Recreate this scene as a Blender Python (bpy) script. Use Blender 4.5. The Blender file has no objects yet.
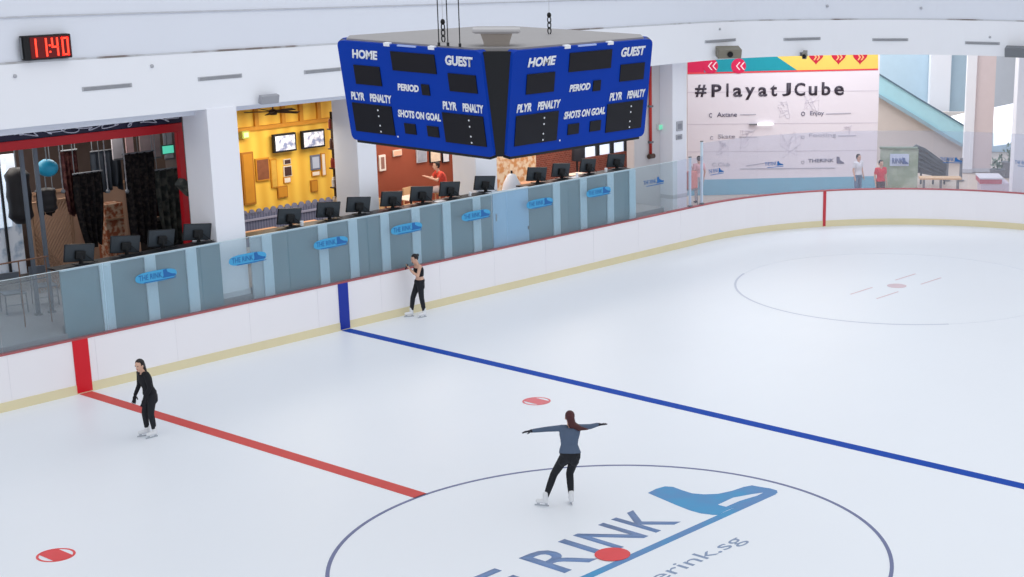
import bpy, bmesh, math, random
from mathutils import Vector, Matrix
random.seed(7)
PI = math.pi
SC = bpy.context.scene
COL = SC.collection

# ------------------------------------------------------------------ camera
CAM = Vector((-18.8762, -16.6537, 10.0601))
YAW, PITCH, ROLL, FPX, PPX, PPY = 0.91592, 0.279457, 0.005808, 1663.85, 719.28, 385.85
def cam_axes():
    cy, sy = math.cos(YAW), math.sin(YAW)
    f = Vector((math.cos(PITCH)*sy, math.cos(PITCH)*cy, -math.sin(PITCH)))
    r = Vector((cy, -sy, 0)); u = r.cross(f)
    r2 = math.cos(ROLL)*r + math.sin(ROLL)*u
    u2 = -math.sin(ROLL)*r + math.cos(ROLL)*u
    return r2, u2, f
CR, CU, CF = cam_axes()
cd = bpy.data.cameras.new('camera')
cd.sensor_width = 36; cd.lens = 36*FPX/1024
cd.shift_x = (512-PPX)/1024; cd.shift_y = (PPY-288.5)/1024
cd.clip_end = 400
cam = bpy.data.objects.new('camera', cd); COL.objects.link(cam)
cam.matrix_world = Matrix(((CR.x, CU.x, -CF.x, CAM.x), (CR.y, CU.y, -CF.y, CAM.y), (CR.z, CU.z, -CF.z, CAM.z), (0, 0, 0, 1)))
SC.camera = cam
# ------------------------------------------------------------------ light
SC.view_settings.view_transform = 'Standard'
SC.view_settings.look = 'None'
SC.view_settings.gamma = 1
SC.view_settings.use_curve_mapping = False
SC.view_settings.exposure = 0.0
w = bpy.data.worlds.new('daylight'); SC.world = w; w.use_nodes = True
w.node_tree.nodes['Background'].inputs[0].default_value = (0.94, 0.965, 1.0, 1)
w.node_tree.nodes['Background'].inputs[1].default_value = 0.88
def area(name, loc, size, power, color=(1, 1, 1), rot=(0, 0, 0), sy=None):
    l = bpy.data.lights.new(name, 'AREA'); l.energy = power; l.color = color; l.size = size
    if sy: l.shape = 'RECTANGLE'; l.size_y = sy
    o = bpy.data.objects.new(name, l); o.location = loc; o.rotation_euler = rot; COL.objects.link(o)
    return o
area('rink_hall_lamps', (6, 2, 19), 26, 900, (1.0, 0.985, 0.96), sy=20)
area('cafe_lamp_warm', (8.9, 18.3, 4.85), 3.0, 125, (1.0, 0.92, 0.78), sy=1.6)
area('cafe_lamp_brown', (14.2, 18.8, 5.15), 3.4, 150, (1.0, 0.9, 0.78), sy=1.6)
area('cafe_lamp_brick', (19.5, 18.6, 5.15), 3.0, 130, (1.0, 0.9, 0.8), sy=1.6)
area('lobby_fill_banner', (29.3, 15.2, 9.5), 7, 520, (1.0, 0.98, 0.97), rot=(0.5, 0, -0.8), sy=3)  # added fill light, no fitting seen; brightens the banner behind the gallery wall
area('lobby_fill_stair', (38, 24, 9.5), 10, 1000, (0.97, 0.99, 1.0), sy=8)  # unseen fill light added to lift the lobby around the stair
area('gym_lamp', (1.5, 19, 5.15), 4, 95, (1.0, 0.93, 0.85), sy=1.6)

# ------------------------------------------------------------------ geometry of places in the photograph
def ray(px, py):
    return (CF + CR*((px-PPX)/FPX) - CU*((py-PPY)/FPX))
def at(px, py, Y):
    d = ray(px, py); return CAM + d*((Y-CAM.y)/d.y)
def gz(px, py, Z=0.0):
    d = ray(px, py); return CAM + d*((Z-CAM.z)/d.z)

# ------------------------------------------------------------------ materials
def lin(c):
    c = c/255.0
    return c/12.92 if c <= 0.04045 else ((c+0.055)/1.055)**2.4
MATS = {}
def mat(name, rgb, rough=0.6, metal=0.0, vary=0.04, scale=3.0, spec=0.35, emit=None, estr=1.0):
    if name in MATS: return MATS[name]
    m = bpy.data.materials.new(name); m.use_nodes = True
    nt = m.node_tree; b = nt.nodes['Principled BSDF']
    b.inputs['Roughness'].default_value = rough; b.inputs['Metallic'].default_value = metal
    b.inputs['Specular IOR Level'].default_value = spec
    c = Vector([lin(x) for x in rgb])
    tc = nt.nodes.new('ShaderNodeTexCoord'); nz = nt.nodes.new('ShaderNodeTexNoise')
    nz.inputs['Scale'].default_value = scale; nz.inputs['Detail'].default_value = 4
    nt.links.new(tc.outputs['Object'], nz.inputs['Vector'])
    mx = nt.nodes.new('ShaderNodeMix'); mx.data_type = 'RGBA'
    nt.links.new(nz.outputs['Fac'], mx.inputs['Factor'])
    mx.inputs['A'].default_value = (*(c*(1-vary)), 1)
    mx.inputs['B'].default_value = (*[min(1, x*(1+vary)) for x in c], 1)
    nt.links.new(mx.outputs['Result'], b.inputs['Base Color'])
    if emit:
        b.inputs['Emission Color'].default_value = (*[lin(x) for x in emit], 1)
        b.inputs['Emission Strength'].default_value = estr
    MATS[name] = m
    return m
def bands(name, a, b_, scale, axis='X', rough=0.6, wobble=0.0, wtype='BANDS'):
    """two tones in bands: planks, lattice, pleats"""
    if name in MATS: return MATS[name]
    m = mat(name, a, rough)
    nt = m.node_tree; b = nt.nodes['Principled BSDF']
    tc = [n for n in nt.nodes if n.type == 'TEX_COORD'][0]
    wv = nt.nodes.new('ShaderNodeTexWave'); wv.wave_type = wtype
    if wtype == 'BANDS': wv.bands_direction = axis
    wv.inputs['Scale'].default_value = scale; wv.inputs['Distortion'].default_value = wobble
    nt.links.new(tc.outputs['Object'], wv.inputs['Vector'])
    mx = nt.nodes.new('ShaderNodeMix'); mx.data_type = 'RGBA'
    nt.links.new(wv.outputs['Fac'], mx.inputs['Factor'])
    mx.inputs['A'].default_value = (*[lin(x) for x in a], 1); mx.inputs['B'].default_value = (*[lin(x) for x in b_], 1)
    nt.links.new(mx.outputs['Result'], b.inputs['Base Color'])
    return m
def bricks(name, a, b_, mortar, scale):
    m = mat(name, a, 0.8)
    nt = m.node_tree; b = nt.nodes['Principled BSDF']
    tc = [n for n in nt.nodes if n.type == 'TEX_COORD'][0]
    mp = nt.nodes.new('ShaderNodeMapping'); mp.inputs['Rotation'].default_value = (PI/2, 0, 0)
    br = nt.nodes.new('ShaderNodeTexBrick'); br.inputs['Scale'].default_value = scale
    br.inputs['Color1'].default_value = (*[lin(x) for x in a], 1)
    br.inputs['Color2'].default_value = (*[lin(x) for x in b_], 1)
    br.inputs['Mortar'].default_value = (*[lin(x) for x in mortar], 1)
    nt.links.new(tc.outputs['Object'], mp.inputs['Vector']); nt.links.new(mp.outputs['Vector'], br.inputs['Vector'])
    nt.links.new(br.outputs['Color'], b.inputs['Base Color'])
    return m
def two_tone(name, a, b_, scale, rough=0.7, lo=0.45, hi=0.6):
    """patches of two colours (mural, camouflage, worn cloth)"""
    m = mat(name, a, rough)
    nt = m.node_tree; b = nt.nodes['Principled BSDF']
    nz = [n for n in nt.nodes if n.type == 'TEX_NOISE'][0]; nz.inputs['Scale'].default_value = scale
    rp = nt.nodes.new('ShaderNodeValToRGB')
    rp.color_ramp.elements[0].position = lo; rp.color_ramp.elements[1].position = hi
    rp.color_ramp.elements[0].color = (*[lin(x) for x in a], 1); rp.color_ramp.elements[1].color = (*[lin(x) for x in b_], 1)
    nt.links.new(nz.outputs['Fac'], rp.inputs['Fac']); nt.links.new(rp.outputs['Color'], b.inputs['Base Color'])
    return m
def glass(name, tint, refl_haze, hcol=(225, 232, 240)):  # whitish reflection painted in as pale diffuse colour over clear glass
    m = bpy.data.materials.new(name); m.use_nodes = True
    nt = m.node_tree; nt.nodes.clear()
    out = nt.nodes.new('ShaderNodeOutputMaterial'); tr = nt.nodes.new('ShaderNodeBsdfTransparent')
    tr.inputs[0].default_value = (*[lin(x) for x in tint], 1)
    df = nt.nodes.new('ShaderNodeBsdfPrincipled')
    df.inputs['Base Color'].default_value = (*[lin(x) for x in hcol], 1); df.inputs['Roughness'].default_value = 0.25
    mx = nt.nodes.new('ShaderNodeMixShader'); 
    tc = nt.nodes.new('ShaderNodeTexCoord'); nz = nt.nodes.new('ShaderNodeTexNoise'); nz.inputs['Scale'].default_value = 0.8
    mr = nt.nodes.new('ShaderNodeMapRange'); mr.inputs['To Min'].default_value = refl_haze*0.6; mr.inputs['To Max'].default_value = refl_haze*1.4
    nt.links.new(tc.outputs['Object'], nz.inputs['Vector']); nt.links.new(nz.outputs['Fac'], mr.inputs['Value'])
    nt.links.new(mr.outputs['Result'], mx.inputs[0])
    nt.links.new(tr.outputs[0], mx.inputs[1]); nt.links.new(df.outputs[0], mx.inputs[2]); nt.links.new(mx.outputs[0], out.inputs[0])
    MATS[name] = m
    return m

def ice_material():
    m = mat('ice', (236, 241, 248), 0.38, vary=0.015, scale=0.35, spec=0.3)
    nt = m.node_tree; b = nt.nodes['Principled BSDF']
    tc = [n for n in nt.nodes if n.type == 'TEX_COORD'][0]
    mp = nt.nodes.new('ShaderNodeMapping'); mp.inputs['Scale'].default_value = (0.5, 5, 1); mp.inputs['Rotation'].default_value = (0, 0, 0.4)
    nz = nt.nodes.new('ShaderNodeTexNoise'); nz.inputs['Scale'].default_value = 1.4; nz.inputs['Detail'].default_value = 8
    nt.links.new(tc.outputs['Object'], mp.inputs['Vector']); nt.links.new(mp.outputs['Vector'], nz.inputs['Vector'])
    mr = nt.nodes.new('ShaderNodeMapRange'); mr.inputs['To Min'].default_value = 0.3; mr.inputs['To Max'].default_value = 0.5
    nt.links.new(nz.outputs['Fac'], mr.inputs['Value']); nt.links.new(mr.outputs['Result'], b.inputs['Roughness'])
    return m
ICE = ice_material()
WHITE_WALL = mat('painted_wall', (224, 229, 240), 0.7, vary=0.02, scale=0.6)
GROOVE = two_tone('groove_grey', (204, 207, 216), (160, 160, 166), 1.6, 0.8, 0.5, 0.62) if False else mat('groove_grey', (192, 195, 203), 0.8, vary=0.15, scale=4)
CRACK = two_tone('stained_groove', (200, 203, 210), (128, 120, 118), 1.0, 0.8, 0.48, 0.62)
SLOT = mat('slot_grey', (178, 181, 188), 0.7, vary=0.12, scale=8)
BOARD = mat('board_white', (243, 241, 245), 0.4, vary=0.015, scale=0.8)
YELLOW = mat('kick_yellow', (228, 217, 180), 0.5, vary=0.05, scale=1.5)
RAIL_RED = mat('rail_dull_red', (176, 92, 96), 0.5)
RED = mat('stripe_red', (214, 22, 40), 0.45)
BLUE = mat('stripe_blue', (22, 50, 160), 0.45)
ICE_RED = mat('ice_paint_red', (208, 88, 84), 0.6, spec=0.1, vary=0.08)
ICE_BLUE = mat('ice_paint_blue', (18, 72, 172), 0.6, spec=0.1, vary=0.08)
ICE_THIN = mat('ice_paint_circle', (104, 112, 152), 0.4, vary=0.1)
ICE_FAINT = mat('ice_paint_faint', (196, 202, 218), 0.4, vary=0.04)
ICE_PINK = mat('ice_paint_worn_red', (216, 192, 200), 0.4, vary=0.05)
ICE_DOT = mat('ice_paint_dot', (226, 62, 66), 0.4, vary=0.06)
ICE_DOT2 = mat('ice_paint_dot_faded', (224, 112, 120), 0.4, vary=0.06)
LOGO = mat('ice_logo_blue', (112, 142, 190), 0.4, vary=0.12, scale=1.5)
LOGO_SKATE = two_tone('ice_logo_skate', (64, 150, 200), (92, 138, 190), 0.9, 0.5, 0.4, 0.6)
URL = mat('ice_logo_grey', (132, 152, 182), 0.4, vary=0.08)
SB_BLUE = mat('scoreboard_blue', (2, 58, 168), 0.55, vary=0.08, scale=1.5, spec=0.12)
SB_BLACK = mat('scoreboard_black', (14, 18, 26), 0.5)
SB_SCREEN = mat('scoreboard_screen', (14, 17, 28), 0.3, vary=0.1, spec=0.25)
SB_WHITE = mat('lettering_white', (236, 240, 248), 0.5)
SB_EDGE = mat('scoreboard_trim', (44, 96, 196), 0.35)
SB_TOP = mat('scoreboard_roof', (150, 148, 150), 0.6)
BEIGE_METAL = mat('beige_metal', (158, 150, 144), 0.5)
DARK = mat('black_plastic', (30, 33, 38), 0.4, vary=0.1)
DARKER = mat('black_rubber', (18, 19, 22), 0.6)
GREY = mat('grey_metal', (120, 124, 130), 0.45, metal=0.3)
CHROME = mat('steel', (190, 194, 200), 0.25, metal=0.9)
TEAL = mat('teal_panel', (118, 146, 158), 0.3, vary=0.22, scale=1.1)
TEAL2 = mat('pale_teal_panel', (186, 198, 208), 0.3, vary=0.1, scale=1.2)
GATE = mat('pale_blue_panel', (172, 208, 240), 0.35, vary=0.08, scale=2)
POST = mat('post_white', (206, 226, 240), 0.35, vary=0.05)
COLUMN = mat('column_paint', (240, 242, 250), 0.65, vary=0.02, scale=0.8)
DECK = mat('terrace_tiles', (150, 150, 156), 0.4, vary=0.1, scale=1.2)
TAN = mat('lobby_floor', (204, 186, 172), 0.35, vary=0.06, scale=0.5)
GLASS = glass('rink_glass', (238, 245, 247), 0.10)
GLASS_END = glass('rink_glass_curved', (246, 248, 252), 0.11, (226, 226, 238))
DECAL = mat('decal_blue', (70, 164, 214), 0.5, vary=0.1, scale=6)
DECAL_DARK = mat('decal_navy', (36, 104, 172), 0.5)
WOODY = mat('wood_pale', (214, 176, 134), 0.5, vary=0.12, scale=6)

# ------------------------------------------------------------------ mesh helpers
def V(*a): return Vector(a)
def box(bm, x0, x1, y0, y1, z0, z1, M=None, bev=0.0):
    vs = [bm.verts.new((x, y, z)) for x in (x0, x1) for y in (y0, y1) for z in (z0, z1)]
    fs = [(0, 1, 3, 2), (4, 6, 7, 5), (0, 4, 5, 1), (2, 3, 7, 6), (0, 2, 6, 4), (1, 5, 7, 3)]
    F = [bm.faces.new([vs[i] for i in f]) for f in fs]
    if bev:
        es = list({e for f in F for e in f.edges})
        r = bmesh.ops.bevel(bm, geom=es, offset=bev, segments=2, affect='EDGES', profile=0.6)
        vs = list({v for f in r['faces'] for v in f.verts} | {v for v in vs if v.is_valid})
    if M is not None:
        bmesh.ops.transform(bm, matrix=M, verts=[v for v in vs if v.is_valid])
    return vs
def frame_of(d):
    d = d.normalized(); a = Vector((0, 0, 1)) if abs(d.z) < 0.9 else Vector((1, 0, 0))
    x = d.cross(a).normalized(); y = d.cross(x).normalized()
    return x, y
def rings(bm, R, cap=True):
    """R: list of rings (lists of Vectors, same count)"""
    L = [[bm.verts.new(p) for p in r] for r in R]
    n = len(L[0])
    for a, b in zip(L, L[1:]):
        for i in range(n):
            bm.faces.new((a[i], a[(i+1) % n], b[(i+1) % n], b[i]))
    if cap:
        bm.faces.new(L[0][::-1]); bm.faces.new(L[-1])
    return L
def tube(bm, pts, r, n=8, cap=True):
    pts = [Vector(p) for p in pts]
    R = []
    x = None
    for i, p in enumerate(pts):
        d = (pts[min(i+1, len(pts)-1)]-pts[max(i-1, 0)])
        if x is None: x, y = frame_of(d)
        else:
            x = (x - x.dot(d.normalized())*d.normalized()).normalized(); y = d.normalized().cross(x)
        rr = r[i] if isinstance(r, (list, tuple)) else r
        R.append([p + (x*math.cos(2*PI*k/n)+y*math.sin(2*PI*k/n))*rr for k in range(n)])
    rings(bm, R, cap)
def seg(bm, p0, p1, r0, r1, n=12):
    """tapered capsule"""
    p0 = Vector(p0); p1 = Vector(p1); d = (p1-p0)
    if d.length < 1e-5: d = Vector((0, 0, 1e-4))
    dn = d.normalized(); x, y = frame_of(dn); R = []
    for k in range(1, 4):
        a = PI/2*k/3
        R.append((p0 - dn*r0*math.cos(a), r0*math.sin(a)))
    for k in range(1, 4):
        t = k/4; R.append((p0+d*t, r0+(r1-r0)*t))
    for k in range(2, -1, -1):
        a = PI/2*(k+1)/3
        R.append((p1 + dn*r1*math.cos(a), r1*math.sin(a)))
    rings(bm, [[c + (x*math.cos(2*PI*k/n)+y*math.sin(2*PI*k/n))*rr for k in range(n)] for c, rr in R])
def ell(bm, c, rx, ry, rz, M=None, n=14, m=9):
    c = Vector(c); R = []
    for j in range(1, m):
        a = PI*j/m
        ring = []
        for k in range(n):
            p = Vector((rx*math.sin(a)*math.cos(2*PI*k/n), ry*math.sin(a)*math.sin(2*PI*k/n), -rz*math.cos(a)))
            if M is not None: p = M @ p
            ring.append(c+p)
        R.append(ring)
    rings(bm, R)
def prism(bm, pts, O, X, Y, depth):
    """polygon pts (2d) in the frame O,X,Y, thickness depth along X x Y"""
    N = X.cross(Y).normalized()
    a = [bm.verts.new(O + X*p[0] + Y*p[1]) for p in pts]
    b = [bm.verts.new(O + X*p[0] + Y*p[1] + N*depth) for p in pts]
    n = len(pts)
    f1 = bm.faces.new(b); f2 = bm.faces.new(a[::-1])
    for i in range(n): bm.faces.new((a[i], a[(i+1) % n], b[(i+1) % n], b[i]))
    bm.normal_update()
def disc(bm, c, r, z0, z1, n=40, M=None):
    lo = [Vector((c[0]+r*math.cos(2*PI*k/n), c[1]+r*math.sin(2*PI*k/n), z0)) for k in range(n)]
    hi = [Vector((p.x, p.y, z1)) for p in lo]
    if M is not None: lo = [M @ p for p in lo]; hi = [M @ p for p in hi]
    rings(bm, [lo, hi])
def annulus(bm, c, r0, r1, z0, z1, n=96, a0=0, a1=2*PI):
    closed = abs(a1-a0-2*PI) < 1e-6
    k_ = n if closed else n+1
    L = []
    for k in range(k_):
        a = a0+(a1-a0)*k/n; cx, sx = math.cos(a), math.sin(a)
        L.append([bm.verts.new((c[0]+r*cx, c[1]+r*sx, z)) for r, z in ((r0, z0), (r1, z0), (r1, z1), (r0, z1))])
    for k in range(n):
        A = L[k]; B = L[(k+1) % k_]
        for i in range(4): bm.faces.new((A[i], B[i], B[(i+1) % 4], A[(i+1) % 4]))

def wmat(o):
    M = o.matrix_basis.copy()
    while o.parent: o = o.parent; M = o.matrix_basis @ M
    return M
def obj(name, bm, m, parent=None, smooth=False, local=False, kind=None):
    me = bpy.data.meshes.new(name)
    bmesh.ops.recalc_face_normals(bm, faces=bm.faces)
    if parent is not None and not local: bmesh.ops.transform(bm, matrix=wmat(parent).inverted(), verts=bm.verts)
    bm.to_mesh(me); bm.free()
    if smooth:
        me.polygons.foreach_set('use_smooth', [True]*len(me.polygons))
    if m: me.materials.append(m)
    o = bpy.data.objects.new(name, me); COL.objects.link(o)
    if parent is not None: o.parent = parent
    if kind: o['kind'] = kind
    return o
def NB(): return bmesh.new()
def tag(o, label, cat, group=None):
    o['label'] = label; o['category'] = cat
    if group: o['group'] = group
    return o
def thing(name, label, cat, loc=(0, 0, 0), rotz=0.0, group=None):
    o = bpy.data.objects.new(name, None); COL.objects.link(o)
    o.location = loc; o.rotation_euler = (0, 0, rotz); o.empty_display_size = 0.2
    return tag(o, label, cat, group)
def dup(root, loc, rotz=None, label=None, group=None):
    def cp(o, par):
        c = o.copy(); COL.objects.link(c); c.parent = par
        for g in kids.get(o.name, []): cp(g, c)
        return c
    kids = {}
    def walk(o):
        kids[o.name] = list(o.children)
        for c in o.children: walk(c)
    walk(root)
    r = cp(root, None); r.location = loc
    if rotz is not None: r.rotation_euler = (0, 0, rotz)
    if label: r['label'] = label
    if group: r['group'] = group
    return r
def bx(name, m, parent, x0, x1, y0, y1, z0, z1, bev=0.0, local=False, kind=None, M=None):
    bm = NB(); box(bm, min(x0, x1), max(x0, x1), min(y0, y1), max(y0, y1), min(z0, z1), max(z0, z1), M, bev)
    return obj(name, bm, m, parent, local=local, kind=kind)
def text(name, s, m, parent, O, X, Y, w_, h, depth=0.004, shear=0.0, bold=0.0):
    """lettering fitted to a w x h box whose lower left corner is O, in the frame X, Y (world)"""
    cu = bpy.data.curves.new('lettering', 'FONT'); cu.body = s; cu.shear = shear; cu.offset = bold; cu.resolution_u = 3
    t = bpy.data.objects.new('lettering', cu); COL.objects.link(t)
    dg = bpy.context.evaluated_depsgraph_get()
    me = bpy.data.meshes.new_from_object(t.evaluated_get(dg))
    bpy.data.objects.remove(t); bpy.data.curves.remove(cu)
    bm = NB(); bm.from_mesh(me); bpy.data.meshes.remove(me)
    xs = [v.co.x for v in bm.verts]; ys = [v.co.y for v in bm.verts]
    x0, x1, y0, y1 = min(xs), max(xs), min(ys), max(ys)
    X = X.normalized(); Y = Y.normalized(); N = X.cross(Y).normalized()
    bmesh.ops.dissolve_limit(bm, angle_limit=0.01, verts=bm.verts, edges=bm.edges)
    for f in bm.faces:
        if f.normal.z < 0: f.normal_flip()
    r = bmesh.ops.extrude_face_region(bm, geom=list(bm.faces))
    top = {g for g in r['geom'] if isinstance(g, bmesh.types.BMVert)}
    for v in bm.verts:
        u = (v.co.x-x0)/(x1-x0)*w_; vv = (v.co.y-y0)/(y1-y0)*h
        v.co = O + X*u + Y*vv + N*(depth if v in top else 0)
    return obj(name, bm, m, parent)

EX, EY, EZ = V(1, 0, 0), V(0, 1, 0), V(0, 0, 1)

# ================================================================== THE SETTING
# rink outline (one long side, one rounded corner region, the end and the near side)
XE, YW, RC = 30.0, 15.0, 8.5
def outline(off=0.0, n=28, x_left=-16.0):
    r = RC+off; P = [V(x_left, YW+off, 0)]
    P += [V(-16+k*2.5, YW+off, 0) for k in range(1, 15)]
    for k in range(n+1):
        a = PI/2-PI/2*k/n; P.append(V(XE-RC+r*math.cos(a), YW-RC+r*math.sin(a), 0))
    for k in range(n+1):
        a = -PI/2*k/n; P.append(V(XE-RC+r*math.cos(a), -(YW-RC)+r*math.sin(a), 0))
    P.append(V(x_left, -YW-off, 0))
    return P
bm = NB()
P = outline(0.05)
rings(bm, [[p+V(0, 0, -0.2) for p in P], P])
ice = obj('floor', bm, ICE, kind='structure')
bx('floor', TAN, None, -30, 110, -60, 110, -0.5, -0.21, kind='structure')
bm = NB()
Q = outline(0.2)      # concrete apron around the rink, level with the ice
O2 = [V(-16, 60, 0), V(100, 60, 0), V(100, -60, 0), V(-16, -60, 0)]
bm2v = [bm.verts.new(p+V(0, 0, -0.02)) for p in Q]; ov = [bm.verts.new(p+V(0, 0, -0.02)) for p in O2]
ncorn = 15+14
bm.faces.new([ov[0]]+[ov[1]]+bm2v[:15+14][::-1])
bm.faces.new([ov[1], ov[2]]+bm2v[15+14-1:15+29+14][::-1])
bm.faces.new([ov[2], ov[3]]+bm2v[15+29+14-1:][::-1])
obj('floor', bm, TAN, kind='structure')

def painted(name, bm, m, label=None):
    o = obj(name, bm, m, ice)
    if label: o['label'] = label
    return o
ZP0, ZP1 = 0.0005, 0.004
bm = NB(); box(bm, -0.15, 0.15, 4.5, 14.97, ZP0, ZP1); painted('centre_line', bm, ICE_RED, 'red line across the ice to the centre circle')
bm = NB(); box(bm, 7.0, 7.28, -14.9, 14.97, ZP0, ZP1); painted('blue_line', bm, ICE_BLUE, 'blue line across the ice')
bm = NB(); annulus(bm, (0, 0), 4.465, 4.53, ZP0, ZP1, 160); painted('centre_circle', bm, ICE_THIN, 'thin blue circle around the rink logo')
bm = NB(); annulus(bm, (20, 7), 4.46, 4.52, ZP0, ZP1, 50, PI*0.60, PI*1.27); painted('end_zone_circle', bm, ICE_FAINT, 'faint circle at the far end of the ice')
bm = NB(); annulus(bm, (20, 7), 4.47, 4.51, ZP0, ZP1, 70, -PI*0.73, PI*0.60); painted('end_zone_circle', bm, mat('ice_paint_ghost', (230, 235, 244), 0.4), 'almost worn away far part of the end circle')
bm = NB(); disc(bm, (20, 7), 0.27, ZP0, ZP1); painted('faceoff_spot', bm, ICE_PINK, 'worn pinkish spot inside the faint circle')
bm = NB()
for sx, sy in ((1, 1), (1, -1), (-1, 1), (-1, -1)):
    box(bm, 20+sx*0.6, 20+sx*1.7, 7+sy*0.42-0.025, 7+sy*0.42+0.025, ZP0, ZP1)
painted('faceoff_mark', bm, ICE_PINK, 'faint worn dashes beside the far spot')
bm = NB(); disc(bm, (0, 0), 0.29, ZP1+0.005, ZP1+0.008, 40); painted('faceoff_spot', bm, ICE_DOT, 'red spot in the middle of the rink logo')
for (cx_, m_, lb) in ((-5.57, ICE_DOT, 'red spot with white crescents nearest the camera'), (5.57, ICE_DOT2, 'faded red spot behind the spinning skater')):
    bm = NB(); annulus(bm, (cx_, 7), 0.26, 0.3, ZP0, ZP1, 48)
    # centre band between two white crescents
    pts = []
    for k in range(13):
        a = -PI/4.6+2*PI/4.6*k/12; pts.append((0.265*math.cos(a), 0.265*math.sin(a)))
    for s in (0,):
        ring = [(cx_+y*1.0, 7+x*1.0) for x, y in pts] + [(cx_-y*1.0, 7-x*1.0) for x, y in pts]
    v = [bm.verts.new((x, y, ZP1)) for x, y in ring]; bm.faces.new(v)
    painted('faceoff_spot', bm, m_, lb)
# logo on the ice
for s, x0, x1 in (('R', -1.05, -0.28), ('I', -0.13, 0.03), ('N', 0.24, 1.0), ('K', 1.2, 1.86)):
    text('logo_letter', s, LOGO, ice, V(x0, 0.08, ZP0), EX, EY, x1-x0, 1.0, 0.003, bold=0.012)
for s, x0, x1 in (('T', -3.75, -3.05), ('H', -2.95, -2.3), ('E', -2.15, -1.58)):
    text('logo_letter', s, LOGO, ice, V(x0, 0.08, ZP0), EX, EY, x1-x0, 1.0, 0.003, bold=0.012)
text('logo_web_address', 'www.therink.sg', URL, ice, V(-2.75, -1.42, ZP0), EX, EY, 4.6, 0.42, 0.003, bold=0.0)
def ground_poly(name, px, m, label=None, z1=ZP1):
    bm = NB(); P_ = [gz(*p) for p in px]
    a = [bm.verts.new((p.x, p.y, ZP0)) for p in P_]; b = [bm.verts.new((p.x, p.y, z1)) for p in P_]
    bm.faces.new(b); bm.faces.new(a[::-1])
    for i in range(len(a)): bm.faces.new((a[i], a[(i+1) % len(a)], b[(i+1) % len(a)], b[i]))
    bm.normal_update()
    bmesh.ops.triangulate(bm, faces=[f for f in bm.faces if len(f.verts) > 4])
    return painted(name, bm, m, label)
ground_poly('logo_skate', [(648, 493), (656, 489), (665, 486.5), (673, 487), (681, 490), (692, 493.5), (704, 494.5), (718, 494), (732, 491), (744, 487), (752, 485.5),
                           (760, 487), (770, 488.5), (777, 490.5), (777.5, 493), (768, 497), (745, 503.5), (728, 510), (718, 515), (713, 515), (710, 514.5), (701, 513.5),
                           (690, 510.5), (676, 505), (662, 499)], LOGO_SKATE, 'blue ice skate drawn on the ice')
ground_poly('logo_skate_gap', [(718, 505), (733, 498), (752, 494.5), (763, 493), (757, 496), (740, 501), (726, 507)], mat('ice_white_paint', (228, 233, 243), 0.4), 'white slit under the drawn skate boot', ZP1+0.003)
bm = NB(); box(bm, -3.4, 4.0, -0.38, -0.22, ZP0, ZP1+0.001); painted('logo_underline', bm, LOGO_SKATE, 'blue stroke under the logo letters')

# far side ground: raised terrace the shops stand on
bx('floor', DECK, None, -16, at(60, 270, 15.22).x, 15.18, 24.5, 0, 1.3, kind='structure')
bx('floor', DECK, None, at(60, 270, 15.22).x, 19.9, 15.29, 24.5, 0, 1.3, kind='structure')
bx('floor', DECK, None, 19.9, 22.9, 16.82, 24.5, 0, 1.3, kind='structure')
bx('floor', DECK, None, 22.9, 24.58, 18.35, 24.5, 0, 1.3, kind='structure')

# upper wall (gallery front) following the rink
def gallery(off=0.0, n=30):
    P = [V(x_, 15.45+off, 0) for x_ in (-16, -8, 0, 8, 16)]
    for k in range(n+1):
        a = PI/2-PI/2*k/n; r = 8.95+off
        P.append(V(21.5+r*math.cos(a), 6.5+r*math.sin(a), 0))
    P += [V(30.45+off, 0, 0), V(30.45+off, -24, 0)]
    return P
def along(path):
    L = [0]
    for a, b in zip(path, path[1:]): L.append(L[-1]+(b-a).length)
    return L
GP = gallery()
GL = along(GP)
def gfall(s):      # how far the groove lines have come down by length s along the front
    t = min(1, max(0, (s-16)/27.0)); return t
def loft(name, inner, outer, z0, z1, m, parent=None, kind=None, label=None):
    bm = NB(); L = []
    for i, (a, b) in enumerate(zip(inner, outer)):
        za = z0(i) if callable(z0) else z0; zb = z1(i) if callable(z1) else z1
        L.append([a+V(0, 0, za), b+V(0, 0, za), b+V(0, 0, zb), a+V(0, 0, zb)])
    rings(bm, L)
    o = obj(name, bm, m, parent, kind=kind)
    if label: o['label'] = label
    return o
front = loft('wall_upper', GP, gallery(0.35), lambda i: 5.68-0.16*gfall(GL[i]), 13, WHITE_WALL, kind='structure')
lip = loft('wall_upper_low_band', gallery(-0.03), gallery(-0.001), lambda i: 5.68-0.16*gfall(GL[i]), lambda i: 6.97-0.33*gfall(GL[i]), mat('low_band_pale', (238, 241, 248), 0.6, vary=0.015, scale=0.7), kind='structure')  # lower band of the front, paler than the wall above
GI = gallery(-0.035)
loft('trim_2', GI, GP, lambda i: 6.98-0.33*gfall(GL[i])-0.02, lambda i: 6.98-0.33*gfall(GL[i])+0.02, CRACK, kind='structure')
loft('trim_3', gallery(-0.03), GP, lambda i: 7.88-0.5*gfall(GL[i])-0.015, lambda i: 7.88-0.5*gfall(GL[i])+0.015, GROOVE, kind='structure')
# ceiling slab over the shops
bx('ceiling', WHITE_WALL, None, -16, 22.9, 15.81, 24.5, 5.5, 5.85, kind='structure')
bx('ceiling', WHITE_WALL, None, 22.9, 24.75, 18.35, 24.5, 5.5, 5.85, kind='structure')

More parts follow.
